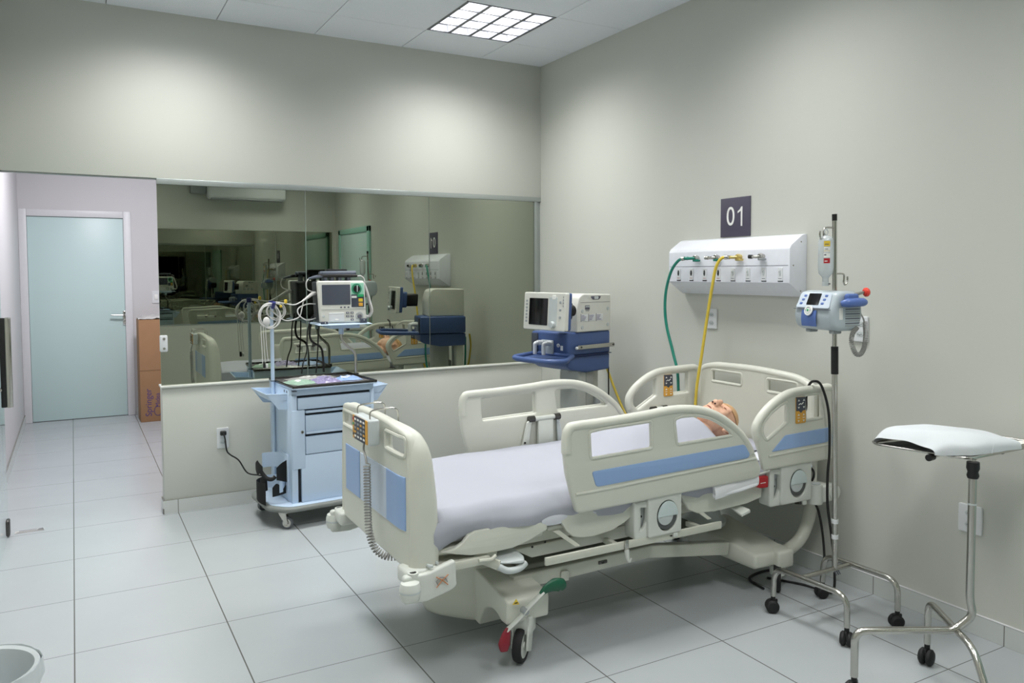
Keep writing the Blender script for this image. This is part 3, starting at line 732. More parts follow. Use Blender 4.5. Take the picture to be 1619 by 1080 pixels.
for s in (-1, 1):
    Y = YC+s*.335
    b.hull([(-2.2, Y-.02, .445), (-2.2, Y+.02, .445), (-.2, Y-.02, .445), (-.2, Y+.02, .445), (-2.2, Y-.02, .49), (-2.2, Y+.02, .49), (-.2, Y-.02, .49), (-.2, Y+.02, .49)], CREAMM, .005)
    b.hull([(-1.78, Y-.018, .43), (-1.70, Y-.018, .385), (-1.05, Y-.018, .39), (-1.0, Y-.018, .45), (-1.78, Y+.018, .43), (-1.70, Y+.018, .385), (-1.05, Y+.018, .39), (-1.0, Y+.018, .45)], CREAMM, .004)
    for x, z in ((-1.70, .43), (-1.64, .44)): b.cyl((x, Y-.02, z), (x, Y-.0215, z), .005, BLACKP, 8)
    b.box((-2.14, Y-s*.0, .43), (-1.93, Y+s*.10, .462), CREAMM, .006)
    b.tube([(-1.98, YC+s*.44, .452), (-1.93, YC+s*.445, .450), (-1.91, YC+s*.44, .46)], .007, CREAMM, 8)
for x in (-2.18, -1.45, -.95, -.25): b.box((x-.02, YC-.36, .445), (x+.02, YC+.36, .485), CREAMM, .005)
for x in (-1.60, -.90):
    b.hull([(x-.04, -2.79, .50), (x-.01, -2.79, .50), (x+.05, -2.82, .43), (x+.075, -2.82, .43), (x-.04, -2.80, .50), (x-.01, -2.80, .50), (x+.05, -2.825, .43), (x+.075, -2.825, .43)], CREAMM, .001)
b.box((-1.985, -2.80, .465), (-1.89, -2.77, .452), CREAMM, .002)
for x in (-1.955, -1.915): b.hull([(x-.014, -2.80, .452), (x+.014, -2.80, .452), (x, -2.80, .43), (x-.014, -2.79, .452), (x+.014, -2.79, .452), (x, -2.79, .43)], BEDW)
obj('deck_frame', b, bed)
for s in (-1, 1):
    Y = BN+.012 if s < 0 else my(BN+.012)
    b = B(); b.box((-1.70, Y-.007, .385), (-.785, Y+.007, .417), CREAMM, .003); 
    for x in (-1.35, -.9): b.box((x-.012, Y, .39), (x+.012, Y-s*.09, .412), CREAMM, .003)
    bar = obj('accessory_bar', b, bed)
    b = B(); b.box((-1.325, Y+s*.008, .380), (-1.305, Y+s*.014, .425), STEEL, .002); b.tube([(-1.315, Y+s*.012, .385), (-1.315, Y+s*.02, .35), (-1.31, Y+s*.026, .338), (-1.305, Y+s*.03, .352)], [.011, .008, .005, .004], BEDW, 8, 3)
    obj('bag_hook', b, bar)
# foot pedal step under the foot corner, and small latches
b = B()
b.hull([(-1.905, -2.80, .44), (-1.905, -2.84, .43), (-1.80, -2.85, .432), (-1.785, -2.82, .437), (-1.80, -2.76, .455), (-1.86, -2.74, .46), (-1.905, -2.80, .425), (-1.80, -2.85, .415), (-1.785, -2.82, .42)], PALEG, .006)
b.tube([(-1.90, -2.83, .418), (-1.87, -2.842, .400), (-1.82, -2.842, .398), (-1.785, -2.83, .41)], .013, PALEG, 12, 4)
b.hull([(-2.0, -2.72, .47), (-2.0, -2.73, .44), (-1.90, -2.835, .44), (-1.90, -2.84, .40), (-1.99, -2.71, .47), (-1.99, -2.72, .44), (-1.89, -2.83, .44), (-1.89, -2.835, .40)], CREAMM, .002)
b.cyl((-1.935, -2.803, .445), (-1.945, -2.81, .445), .009, INK, 12)
obj('step_pedal', b, bed)
b = B(); b.hull([(-.655, -2.835, .425), (-.60, -2.835, .44), (-.595, -2.80, .44), (-.66, -2.72, .47), (-.68, -2.73, .465), (-.655, -2.835, .413), (-.60, -2.835, .425), (-.66, -2.72, .455)], BEDW, .003); obj('release_lever', b, bed)
b = B(); b.plate(rnd([(-.610, .586), (-.612, .570), (-.585, .545), (-.54, .530), (-.492, .528), (-.492, .582)], .008), [], .03, REDP, FX(-2.825), .006)
b.box((-.545, -2.8412, .553), (-.512, -2.8405, .556), KEYW, 0); obj('release_handle', b, bed, label='red release handle')
b = B(); b.tube([(-.595, -2.83, .592), (-.48, -2.835, .602), (-.47, -2.83, .588), (-.48, -2.82, .582)], .005, BEDW, 8); obj('wire_clip', b, bed)

# chassis
b = B()
# foot housing: plan polygon bulging towards the foot end, lofted
plan0 = [(-1.85, YC-.16), (-1.965, YC-.03), (-2.0, YC+.03), (-1.99, YC+.12), (-1.93, YC+.20), (-1.62, YC+.20), (-1.55, YC+.1), (-1.55, YC-.1), (-1.62, YC-.16)]
def loft(bb, plan, zs, m):
    bm = bmesh.new(); rings = []
    cx = sum(p[0] for p in plan)/len(plan); cy = sum(p[1] for p in plan)/len(plan)
    P = rnd([V(p) for p in plan], .05, 4)
    for z, s in zs: rings.append([bm.verts.new((cx+(p.x-cx)*s, cy+(p.y-cy)*s, z)) for p in P])
    n = len(P)
    for a, c in zip(rings, rings[1:]):
        for q in range(n): bm.faces.new((a[q], a[(q+1) % n], c[(q+1) % n], c[q]))
    bm.faces.new(rings[0][::-1]); bm.faces.new(rings[-1]); bb._add(bm, m)
loft(b, plan0, [(.078, .90), (.085, .96), (.10, .99), (.13, 1.), (.188, 1.), (.192, .985), (.255, .985), (.285, .985), (.315, .93), (.318, .90)], CREAM)
b.lathe([(.12, .32), (.115, .33), (.11, .36)], CREAM, (-1.80, YC, 0), n=36)
b.lathe([(0, .318), (.128, .318), (.13, .33), (.112, .345), (.105, .37), (.105, .44), (0, .44)], PALEG, (-1.80, YC, 0), n=40)
hous = obj('lift_column', b, bed)
b = B(); b.lathe([(0, .26), (.105, .26), (.11, .28), (.085, .30), (.075, .34), (.075, .45), (0, .45)], PALEG, (-.52, YC-.06, 0), n=36); obj('lift_column', b, bed)
# cross arms at the foot end with wheel arch
def arch_arm(sgn):
    b = B()
    y = lambda d: YC+sgn*d
    side = rnd([V(p) for p in [(.10, .085), (.175, .075), (.195, .125), (.235, .168), (.285, .188), (.335, .184), (.365, .165), (.415, .165), (.420, .250), (.405, .264), (.10, .305)]], [.0, .006, .04, .05, .05, .03, .01, .012, .01, .012, .0], 5)
    b.plate(side, [], .19, CREAM, lambda u, v, w: (-1.755+w, y(u), v), .009)
    return obj('cross_arm', b, bed)
arch_arm(-1); arch_arm(1)
b = B()
for s in (-1, 1):
    for Y in (YC+s*.27,):
        b.hull([(-1.75, Y-.022, .235), (-1.75, Y-.022, .295), (-1.05, Y-.022, .247), (-1.04, Y-.022, .302), (-1.75, Y+.022, .235), (-1.75, Y+.022, .295), (-1.05, Y+.022, .247), (-1.04, Y+.022, .302)], CREAMM, .006)
        b.hull([(-1.06, Y-.022, .246), (-1.05, Y-.022, .302), (-.58, Y-.022, .175), (-.57, Y-.022, .235), (-1.06, Y+.022, .246), (-1.05, Y+.022, .302), (-.58, Y+.022, .175), (-.57, Y+.022, .235)], CREAMM, .006)
b.box((-1.335, YC-.298, .27), (-1.29, YC-.290, .285), DARKMET, .003); b.box((-1.32, YC-.300, .273), (-1.305, YC-.297, .281), BLACKP, .001)
b.plate(rnd([(-1.53, .235), (-1.53, .28), (-1.49, .28), (-1.49, .235)], [.0, .014, .014, .0]), [], .012, CREAMM, FX(YC-.297), .003)
b.hull([(-1.70, YC-.27, .30), (-1.70, YC+.27, .30), (-.7, YC-.27, .30), (-.7, YC+.27, .30), (-1.70, YC-.27, .325), (-1.70, YC+.27, .325), (-.7, YC-.27, .325), (-.7, YC+.27, .325)], mat('underbody_grey', (120, 122, 112), .6), .01)
obj('base_frame', b, bed)
for s in (-1, 1):
    b = B(); y = lambda d: YC+s*d
    b.hull([(-.60, y(.02), .16), (-.60, y(.02), .27), (-.30, y(.02), .16), (-.33, y(.02), .27), (-.52, y(.40), .125), (-.51, y(.40), .195), (-.29, y(.40), .115), (-.29, y(.40), .19)], CREAM, .014)
    b.hull([(-.39, y(.33), .11), (-.285, y(.33), .11), (-.39, y(.43), .11), (-.285, y(.43), .11), (-.39, y(.33), .2), (-.285, y(.33), .2), (-.39, y(.43), .195), (-.285, y(.43), .195)], CREAM, .014)
    obj('cross_arm', b, bed)
def caster(x, y, ang, r=.0675, foot=True):
    R = Matrix.Translation((x, y, 0)) @ Matrix.Rotation(ang, 4, 'Z')
    b = B(); off = -.03
    if foot:
        b.box((-.035, -.042, .108), (.04, .042, .185), BEDW, .01, 3, M=R)
        for s in (-1, 1): b.hull([(off-.022, s*.026, r-.012), (off+.03, s*.026, r-.035), (.04, s*.026, .15), (-.035, s*.026, .15), (off-.022, s*.034, r-.012), (off+.03, s*.034, r-.035), (.04, s*.034, .15), (-.035, s*.034, .15)], BEDW, .003, M=R)
    else: b.lathe([(0, .07), (.035, .07), (.038, .11), (.036, .15), (0, .15)], BEDW, (0, 0, 0), n=24, M=R)
    c = obj('caster', b, bed)
    b = B(); b.lathe([(0, -.011), (r*.70, -.011), (r*.74, -.017), (r*.93, -.017), (r*.985, -.009), (r, 0), (r*.985, .009), (r*.93, .017), (r*.74, .017), (r*.70, .011), (0, .011)], BLACKR, (off, 0, r), (0, 1, 0), 40, M=R)
    b.lathe([(0, -.0185), (.012, -.0185), (r*.2, -.0125), (r*.72, -.0155), (r*.72, .0155), (r*.2, .0125), (.012, .0185), (0, .0185)], BEDW, (off, 0, r), (0, 1, 0), 32, M=R)
    obj('wheel', b, c)
    return c
caster(-1.755, -2.762, math.radians(42), .0675)
caster(-1.755, my(-2.762), math.radians(20), .0675)
caster(-.345, -2.765, math.radians(42), .0675, False)
caster(-.33, my(-2.775), math.radians(200), .0675, False)
# brake levers at the near foot corner
b = B(); b.tube([(-1.86, -2.815, .155), (-1.80, -2.828, .205), (-1.785, -2.832, .225), (-1.71, -2.842, .286)], .0085, BEDW, 12, 3, sq=(1.5, .7, (0, 1, 0)))
b.cyl((-1.787, -2.815, .222), (-1.787, -2.842, .222), .013, GREYP, 16)
lev = obj('brake_lever', b, bed)
b = B(); b.tube([(-1.722, -2.841, .277), (-1.70, -2.843, .294), (-1.665, -2.846, .306), (-1.635, -2.848, .30), (-1.62, -2.85, .285)], [.010, .017, .026, .027, .012], GREENPED, 16, 4, sq=(.55, 1., (0, 1, 0))); obj('pedal_cap', b, lev, label='green pedal cap')
b = B(); b.tube([(-1.853, -2.817, .165), (-1.864, -2.82, .14), (-1.875, -2.825, .11), (-1.878, -2.83, .085)], [.010, .02, .026, .015], REDPED, 16, 4, sq=(.55, 1., (0, 1, 0))); obj('pedal_cap', b, lev, label='dark red pedal cap')
b = B(); b.plate([(-1.835, .252), (-1.803, .247), (-1.818, .272)], [], .0015, YEL, FX(-2.818), .0004); b.box((-1.826, -2.8195, .254), (-1.812, -2.819, .258), BLACKP, 0); obj('warning_label', b, bed)

# mattress
b = B()
b.box((-2.15, YC-.40, .515), (-.175, YC+.40, .635), mat('mattress_cover', (206, 208, 214), .6), .035, 4)
single('mattress', b, 'white covered mattress lying on the hospital bed under the sheet', 'mattress')

# white sheet over mattress and mannequin
def smooth(t): t = max(0, min(1, t)); return t*t*(3-2*t)
def body(x, y):
    dy = (y-YC-.0)/1.
    z = 0
    tor = smooth((x+1.38)/.5)*(1-smooth((x+.60)/.12)*.75)
    z += .155*tor*math.exp(-(abs(dy)/.215)**3.2)
    leg = smooth((x+2.05)/.6)*(1-smooth((x+1.35)/.4))
    z += .018*leg*math.exp(-(abs(dy)/.26)**4)
    return z
def nz(x, y, s, a): return a*noise.noise(V((x*s, y*s, 3.7)))
def zedge(x):
    P = [(-2.16, .508), (-2.12, .512), (-2.03, .545), (-1.97, .556), (-1.80, .552), (-1.7, .543), (-1.6, .553), (-1.45, .535), (-1.30, .528), (-1.15, .56), (-1.0, .560), (-.9, .533), (-.72, .536), (-.56, .56), (-.2, .575)]
    for a, c in zip(P, P[1:]):
        if x <= c[0]: return a[1]+(c[1]-a[1])*(x-a[0])/(c[0]-a[0])
    return P[-1][1]
def sheet(u, v):
    x = -2.158+u*(1.665)
    zt = .650+.010*math.sin(u*3)
    neck = smooth((x+.60)/.12)
    s = v*1.30-.15   # -.15..0 far side, 0..1 top, 1..1.15 near side
    ze = zedge(x)
    if s < 0: y, z = YC+.408, zt-.012+s*.5
    elif s > 1:
        t = (s-1)/.15; fold = .006*math.sin(x*14+t*2)+.005*math.sin(x*31)
        z = zt-.03-(zt-.03-ze)*t; y = YC-.418-.012*math.sin(t*PI)-fold*t
        if x > -1.93: y -= .010*t
        y = max(y, -2.832) if x > -1.62 else y
    else:
        y = YC+.408-.826*s; e = min(s, 1-s)*.82
        z = zt-.03*(1-min(1, e/.05))**2+body(x, y)
        z += nz(x, y, 3, .006)+.0016*math.sin(x*22+y*9+4*noise.noise(V((x*2, y*2, 0))))
    if x < -2.12: k = (-2.12-x)/.038; z -= .09*k*k if 0 <= s <= 1 else 0
    return V((x, y, z))
b = B(); b.grid(sheet, 130, 110, SHEET, 0)
sh = single('bed_sheet', b, 'white sheet covering the mattress and the lying mannequin', 'sheet')
b = B()   # lower sheet, hanging between the rails and at the head end
def low(u, v):
    x = -1.70+u*1.53; t = v
    z = .60-(.60-zedge(x)+.0)*t-.012*math.sin(u*23)*t*t-.01*t
    return V((x, -2.795-.020*math.sin(t*2.4)-.004*math.sin(u*40)*t, z))
b.grid(low, 120, 12, UNDER, 0)
b.grid(lambda u, v: V((-.66+u*.49, YC-.40+v*.80, .643+.006*math.sin(u*9+v*3)+.004*math.sin(v*14))), 30, 40, UNDER, 0)
single('fitted_sheet', b, 'white under sheet with its loose edge showing below the near rails', 'sheet')
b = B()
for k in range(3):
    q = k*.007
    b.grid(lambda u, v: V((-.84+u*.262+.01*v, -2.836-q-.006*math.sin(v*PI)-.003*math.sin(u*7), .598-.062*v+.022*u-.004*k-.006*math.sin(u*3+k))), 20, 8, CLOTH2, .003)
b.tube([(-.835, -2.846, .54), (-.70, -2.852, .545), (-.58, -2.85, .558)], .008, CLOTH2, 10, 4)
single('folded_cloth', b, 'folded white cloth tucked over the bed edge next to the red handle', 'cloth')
# pillow and mannequin
b = B()
def pil(u, v):
    a, c = 2*u-1, 2*v-1; w = (1-abs(a)**4)*(1-abs(c)**4); return w
b.grid(lambda u, v: V((-.365+.15*(2*u-1), YC+.26*(2*v-1), .650+.020*pil(u, v)**.5)), 24, 30, SHEET, .0); single('pillow', b, 'thin white pillow under the mannequin head', 'pillow')
t = thing('training_mannequin', 'plastic training mannequin lying face up in bed, only its head out of the sheet', 'mannequin', (-.6, YC, .66))
hb_ = bmesh.new()
def addell(c, r, rx=0., ry=0.):
    M = Matrix.Translation(c) @ Matrix.Rotation(ry, 4, 'Y') @ Matrix.Rotation(rx, 4, 'X') @ Matrix.Diagonal((*r, 1))
    bmesh.ops.create_icosphere(hb_, subdivisions=3, radius=1, matrix=M)
hx, hy, hz = -.385, YC, .752     # face up, crown towards +x
addell((hx+.030, hy, hz-.008), (.088, .076, .095))            # cranium
addell((hx-.035, hy, hz+.022), (.072, .062, .070))            # face
addell((hx-.090, hy, hz+.038), (.034, .034, .030))            # chin
addell((hx-.063, hy, hz+.050), (.045, .045, .035))            # jaw and mouth
addell((hx-.022, hy, hz+.096), (.030, .0125, .018), ry=-.35)  # nose ridge
addell((hx-.038, hy, hz+.105), (.012, .015, .014))            # nose tip
for s in (-1, 1):
    addell((hx-.040, hy+s*.011, hz+.097), (.010, .009, .010)) # nostril wings
    addell((hx-.012, hy+s*.036, hz+.062), (.030, .022, .022)) # cheek bones
    addell((hx+.018, hy+s*.030, hz+.078), (.012, .026, .013)) # brows
    addell((hx+.002, hy+s*.079, hz-.004), (.032, .010, .019), rx=0)   # ears
    addell((hx-.020, hy+s*.078, hz-.002), (.012, .009, .012))
addell((hx-.0655, hy, hz+.0835), (.0065, .023, .006)); addell((hx-.076, hy, hz+.078), (.0065, .020, .006))   # lips
MH = Matrix.Translation((hx, hy, hz)) @ Matrix.Rotation(math.radians(20), 4, 'X') @ Matrix.Scale(1.1, 4) @ Matrix.Translation((-hx, -hy, -hz))   # the head rolls a little towards the camera side
bmesh.ops.transform(hb_, matrix=MH, verts=hb_.verts)
addell((hx-.125, hy, hz-.035), (.085, .056, .054))            # neck
addell((hx-.24, hy, hz-.050), (.10, .17, .05)); addell((hx-.38, hy, hz-.055), (.16, .15, .06))
me = bpy.data.meshes.new('mannequin_body'); hb_.to_mesh(me); hb_.free(); tmp = bpy.data.objects.new('tmp', me); C.objects.link(tmp)
md = tmp.modifiers.new('r', 'REMESH'); md.mode = 'VOXEL'; md.voxel_size = .0034; m2 = tmp.modifiers.new('s', 'SMOOTH'); m2.factor = .5; m2.iterations = 4
me2 = bpy.data.meshes.new_from_object(tmp.evaluated_get(bpy.context.evaluated_depsgraph_get())); bpy.data.objects.remove(tmp)
me2.transform(Matrix.Translation(-t.location)); me2.materials.clear(); me2.materials.append(SKIN); me2.materials.append(SKULL)
for p in me2.polygons:
    c = p.center+t.location; p.use_smooth = True
    if c.x-hx > .052+.35*(.02-(c.z-hz)) and c.x > hx-.01: p.material_index = 1
me2.name = 'body'; o = bpy.data.objects.new('body', me2); C.objects.link(o); o.parent = t
b = B()
b.tube([(hx-.0705, hy-.020, hz+.0790), (hx-.0705, hy-.010, hz+.0835), (hx-.0705, hy, hz+.0845), (hx-.0705, hy+.010, hz+.0835), (hx-.0705, hy+.020, hz+.0790)], [.001, .0034, .0040, .0034, .001], DARKR, 8, 3, M=MH); obj('mouth', b, t)
b = B()
for s in (-1, 1): b.ell(MH @ V((hx-.0495, hy+s*.0085, hz+.1035)), (.0045, .0052, .0045), mat('nostril_dark', (60, 26, 20), .7)); 
obj('nostrils', b, t)
b = B()
for s in (-1, 1):
    b.tube([(hx+.006, hy+s*.018, hz+.083), (hx+.002, hy+s*.030, hz+.085), (hx+.004, hy+s*.043, hz+.076)], .0018, mat('eyelid_line', (150, 96, 74), .6), 6, 4, M=MH)
    b.tube([(hx-.020, hy+s*.090, hz-.006), (hx-.004, hy+s*.0915, hz-.012), (hx+.014, hy+s*.0895, hz-.006), (hx+.012, hy+s*.0895, hz+.006)], .0022, mat('ear_crease', (132, 84, 60), .6), 6, 4, M=MH)
obj('eyelids', b, t)
b = B()
seam = []
for k in range(17):
    a = -PI*.5+PI*k/16*1.0
    seam.append((hx+.055-.035*math.cos(a)*.6, hy+.0775*math.sin(a), hz+.002+.083*math.cos(a)))
b.tube(seam, .0016, mat('scalp_seam', (140, 100, 70), .6), 6, 2, M=MH); obj('scalp_seam', b, t)

# hand control hung on the footboard
hc = thing('hand_control', 'bed hand control hooked on the footboard with a grey coiled cord', 'remote control', (-2.31, -2.47, .80))
b = B(); b.plate(rnd([(-2.57, .868), (-2.375, .868), (-2.375, .968), (-2.57, .968)], .01), [], .045, PALEG, FY(-2.292), .008)
b.plate(rnd([(-2.56, .872), (-2.385, .872), (-2.385, .964), (-2.56, .964)], .005), [], .004, ORG, FY(-2.3155), .001)
b.plate(rnd([(-2.538, .872), (-2.41, .872), (-2.41, .964), (-2.538, .964)], .003), [], .005, NAVY, FY(-2.3165), .001)
for i in range(4):
    for j in range(5):
        y, z = -2.425-.034*i, .952-.0165*j
        b.box((-2.3205, y-.010, z-.004), (-2.319, y+.010, z+.004), (KEYW if (j in (0, 4)) else ORG if (i+j) % 3 == 0 else GREYP), .001, 1)
for i, mm in enumerate((REDP, GRN, ORG, NAVY)): b.box((-2.319, -2.402, .945-.02*i), (-2.3178, -2.39, .955-.02*i), mm, 0)
obj('handset', b, hc)
for y in (-2.40, -2.548):
    b = B(); b.tube([(-2.30, y, .962), (-2.30, y, .990), (-2.285, y, 1.002), (-2.215, y, 1.004), (-2.19, y, .992), (-2.187, y, .945)], .0032, STEEL, 8, 4); obj('hanging_hook', b, hc)
b = B(); b.tube([(-2.305, -2.49, .872), (-2.31, -2.495, .84), (-2.312, -2.525, .82), (-2.312, -2.535, .795)], .0045, GREYCOIL, 8, 4)
b.tube(helix([(-2.312, -2.537, .795), (-2.31, -2.532, .70), (-2.308, -2.53, .60), (-2.305, -2.535, .53), (-2.29, -2.56, .47), (-2.25, -2.59, .442), (-2.19, -2.60, .44)], .0125, 40, 12), .0028, GREYCOIL, 6)
obj('coiled_cord', b, hc)
# black mains cord over the head rail
b = B(); b.tube([(-.285, -2.83, .835), (-.235, -2.825, .865), (-.225, -2.82, .93), (-.225, -2.835, .985), (-.235, -2.872, 1.008), (-.205, -2.886, .99), (-.165, -2.89, .90), (-.150, -2.893, .80), (-.147, -2.893, .66), (-.165, -2.90, .56), (-.175, -2.91, .42), (-.17, -2.93, .28), (-.175, -2.955, .12), (-.19, -2.96, .02), (-.17, -2.88, .006), (-.14, -2.74, .006), (-.2, -2.60, .006), (-.38, -2.62, .006), (-.42, -2.75, .006)], .0062, CABLEB, 10, 8)
single('power_cord', b, 'black cord looped over the near head rail and down to the floor', 'cord')
b = B(); b.tube([(-.225, -2.835, .592), (-.19, -2.835, .57), (-.16, -2.815, .53), (-.15, -2.78, .45), (-.14, -2.83, .36), (-.15, -2.87, .22), (-.18, -2.90, .08), (-.19, -2.88, .007), (-.22, -2.8, .006), (-.3, -2.66, .006)], .0058, CABLEB, 10, 8)
single('power_cord', b, 'black cord from the head rail bracket running down past the bed corner bumper', 'cord')
# ================================================================== TREATMENT CART
CA = math.radians(4)
cart = thing('treatment_cart', 'pale blue steel drawer cart on castors against the low wall', 'cart', (-2.205, -.70, 0), CA)
cl = lambda x, y, z: V((-2.205+x*math.cos(CA)-y*math.sin(CA), -.70+x*math.sin(CA)+y*math.cos(CA), z))   # cart frame to room
def cobj(n, b, p=None, label=None): return obj(n, b, p or cart, world=False, label=label)
b = B()
b.box((.055, .06, .135), (.585, .47, .832), CARTB, .004)
b.box((.055, .028, .788), (.585, .06, .832), CARTB, .004)                      # top fascia
b.box((.055, .028, .135), (.092, .06, .80), CARTB, .003); b.box((.562, .028, .135), (.585, .06, .80), CARTB, .003)
b.box((.09, .045, .13), (.565, .061, .80), CARTD, 0)
cobj('body', b)
b = B(); b.box((.096, .026, .702), (.560, .045, .773), CARTB, .004); cobj('drawer', b)
b = B(); b.box((.058, .020, .345), (.136, .044, .70), CARTB, .003); b.cyl((.118, .02, .568), (.118, .014, .568), .009, STEEL, 16); b.cyl((.118, .014, .568), (.118, .0125, .568), .004, BLACKP, 10); cobj('lock_bar', b)
for z0, z1 in ((.565, .664), (.428, .536)):
    b = B(); b.box((.141, .024, z0), (.560, .045, z1), CARTB, .004); b.box((.141, .012, z1+.016), (.560, .045, z1+.029), CARTB, .003); cobj('drawer', b)
b = B(); b.box((.112, .024, .137), (.560, .045, .424), CARTB, .004); cobj('door', b)
b = B()   # top tray with rim, clear mat
b.box((.052, -.02, .832), (.590, .47, .840), CARTB, .002)
for a, c in (((.052, -.02, .838), (.060, .47, .854)), ((.582, -.02, .838), (.590, .47, .854)), ((.052, -.02, .838), (.590, -.012, .854)), ((.052, .462, .838), (.590, .47, .854))): b.box(a, c, DARKMET, .002)
b.box((.062, -.008, .840), (.580, .46, .8425), mat('worktop_mat', (120, 116, 118), .2), 0)
b.box((.060, .001, .817), (.085, .0275, .821), INK, 0); b.box((.052, .10, .80), (.0545, .105, .815), BLACKP, 0); b.box((.052, .15, .80), (.0545, .155, .815), BLACKP, 0)
cobj('top_tray', b)
b = B()   # base deck
pl = rnd([V(p) for p in [(-.09, .07), (.0, -.045), (.60, -.045), (.69, .03), (.69, .46), (.62, .52), (.0, .52), (-.09, .43)]], .05, 6)
b.plate(pl, [], .030, mat('deck_edge_grey', (122, 126, 122), .5), FZ(.118), .012); b.plate([V((.285+(p.x-.285)*.93, .237+(p.y-.237)*.92)) for p in pl], [], .006, CARTB, FZ(.134), .002); cobj('base', b)
for x, y, a in ((-.005, .02, 2.5), (.59, .0, 1.9), (.02, .47, .4), (.6, .48, 2.)):
    R = Matrix.Translation((x, y, 0)) @ Matrix.Rotation(a, 4, 'Z')
    b = B(); b.lathe([(0, .094), (.03, .094), (.03, .104), (0, .104)], STEEL, n=20, M=R); b.cyl((0, 0, .085), (0, 0, .10), .012, STEEL, M=R)
    for s in (-1, 1): b.hull([(-.022, s*.016, .094), (.022, s*.016, .094), (-.032, s*.016, .032), (-.018, s*.016, .03), (-.022, s*.019, .094), (.022, s*.019, .094), (-.032, s*.019, .032), (-.018, s*.019, .03)], STEEL, M=R)
    c = cobj('caster', b)
    b = B(); r = .037
    b.lathe([(0, -.008), (r*.6, -.008), (r*.7, -.012), (r*.95, -.011), (r, 0), (r*.95, .011), (r*.7, .012), (r*.6, .008), (0, .008)], mat('grey_rubber', (84, 88, 92), .6), (-.024, 0, r), (0, 1, 0), 32, M=R)
    b.lathe([(0, -.0135), (r*.25, -.013), (r*.3, -.010), (r*.62, -.0125), (r*.68, -.0125), (r*.68, .0125), (r*.62, .0125), (r*.3, .010), (r*.25, .013), (0, .0135)], STEEL, (-.024, 0, r), (0, 1, 0), 28, M=R); cobj('wheel', b, c)
def side_bin(sgn, x0):
    """open side bin, front panel cut on a slant"""
    b = B(); X = lambda d: x0+sgn*d
    def pan(pts, t): b.hull(pts, CARTB)
    y0, y1 = .10, .42
    for y in (y0, y1): b.hull([(X(0), y, .79), (X(.125), y, .80), (X(.085), y, .755), (X(.055), y, .705), (X(0), y, .70), (X(0), y+.004, .79), (X(.125), y+.004, .80), (X(.085), y+.004, .755), (X(.055), y+.004, .705), (X(0), y+.004, .70)], CARTB)
    b.hull([(X(.125), y0, .80), (X(.125), y1, .80), (X(.085), y0, .755), (X(.085), y1, .755), (X(.121), y0, .80), (X(.121), y1, .80), (X(.081), y0, .757), (X(.081), y1, .757)], CARTB)
    b.box((X(0), y0, .752), (X(.085), y1, .756), CARTB, 0); b.tube([(X(.0), y0, .792), (X(.126), y0, .801), (X(.126), y1+.004, .801), (X(0), y1+.004, .792)], .0035, CARTB, 8)
    cobj('side_bin', b)
side_bin(-1, .055); side_bin(1, .585)
b = B()   # rear accessory pole and side runner
b.tube([(.042, .348, .14), (.042, .348, 1.345)], .0115, CARTB, 16); b.cyl((.042, .348, .845), (.042, .348, .85), .015, NAVY, 16)
for z in (.2, .74): b.box((.042, .34, z), (.058, .356, z+.02), CARTB, .002)
pole = cobj('accessory_pole', b)
b = B(); b.tube([(.042, .32, 1.31), (.042, .30, 1.33), (.042, .29, 1.345)], .011, mat('navy_clip', (44, 48, 112), .4), 10, 3); b.cyl((.042, .348, 1.32), (.042, .348, 1.352), .017, mat('navy_clip', (44, 48, 112), .4), 16); cobj('pole_clip', b, pole, 'navy blue clip')
b = B()   # gas cylinder holder: curved plates and straps
def arc(cx, cy, r, a0, a1, z0, z1, m, flare=0., th=.003, n=14, w=None):
    def fn(u, v):
        a = a0+(a1-a0)*u; rr = r+flare*(u**4+(1-u)**4); z = z0+(z1-z0)*v
        if w: z += w(u, v)
        return V((cx+rr*math.cos(a), cy+rr*math.sin(a), z))
    b.grid(fn, n, 4, m, th)
b.box((.046, .085, .16), (.055, .25, .425), CARTB, .002)
arc(-.035, .165, .085, -1.2, -.05, .20, .27, CARTB); arc(-.035, .165, .085, .05, 1.6, .20, .28, CARTB)
arc(-.035, .165, .085, -1.15, 0, .335, .405, CARTB, w=lambda u, v: -.05*(1-u)*v); arc(-.035, .165, .085, .2, 1.9, .33, .42, CARTB)
cobj('cylinder_holder', b)
b = B()
arc(-.035, .165, .078, -1.75, -.55, .185, .24, STRAP, .012, w=lambda u, v: .02*math.sin(u*6)*v); arc(-.035, .165, .082, 1.9, 4.1, .16, .27, STRAP, .012, w=lambda u, v: -.05*abs(u-.5)*(1-v))
for z in (.20, .218): b.ell((-.030, .086-.003, z), (.005, .003, .005), STEEL, u=10, v=6)
cobj('strap', b)
b = B()
arc(-.035, .165, .08, -1.5, -.6, .285, .36, STRAP, .02, w=lambda u, v: .05*u*(2*v-1)*.6); arc(-.035, .165, .08, 2.6, 3.9, .31, .40, STRAP, .01, w=lambda u, v: -.03*abs(2*u-1)*(2*v-1))
b.tube([(-.105, .13, .34), (-.08, .10, .30), (-.05, .088, .29), (-.03, .083, .305)], .012, STRAP, 10, 4); b.tube([(-.09, .12, .30), (-.085, .125, .22)], .02, STRAP, 10)
for x, z in ((-.045, .305), (-.028, .298)): b.ell((x, .081, z), (.005, .003, .005), STEEL, u=10, v=6)
cobj('strap', b)
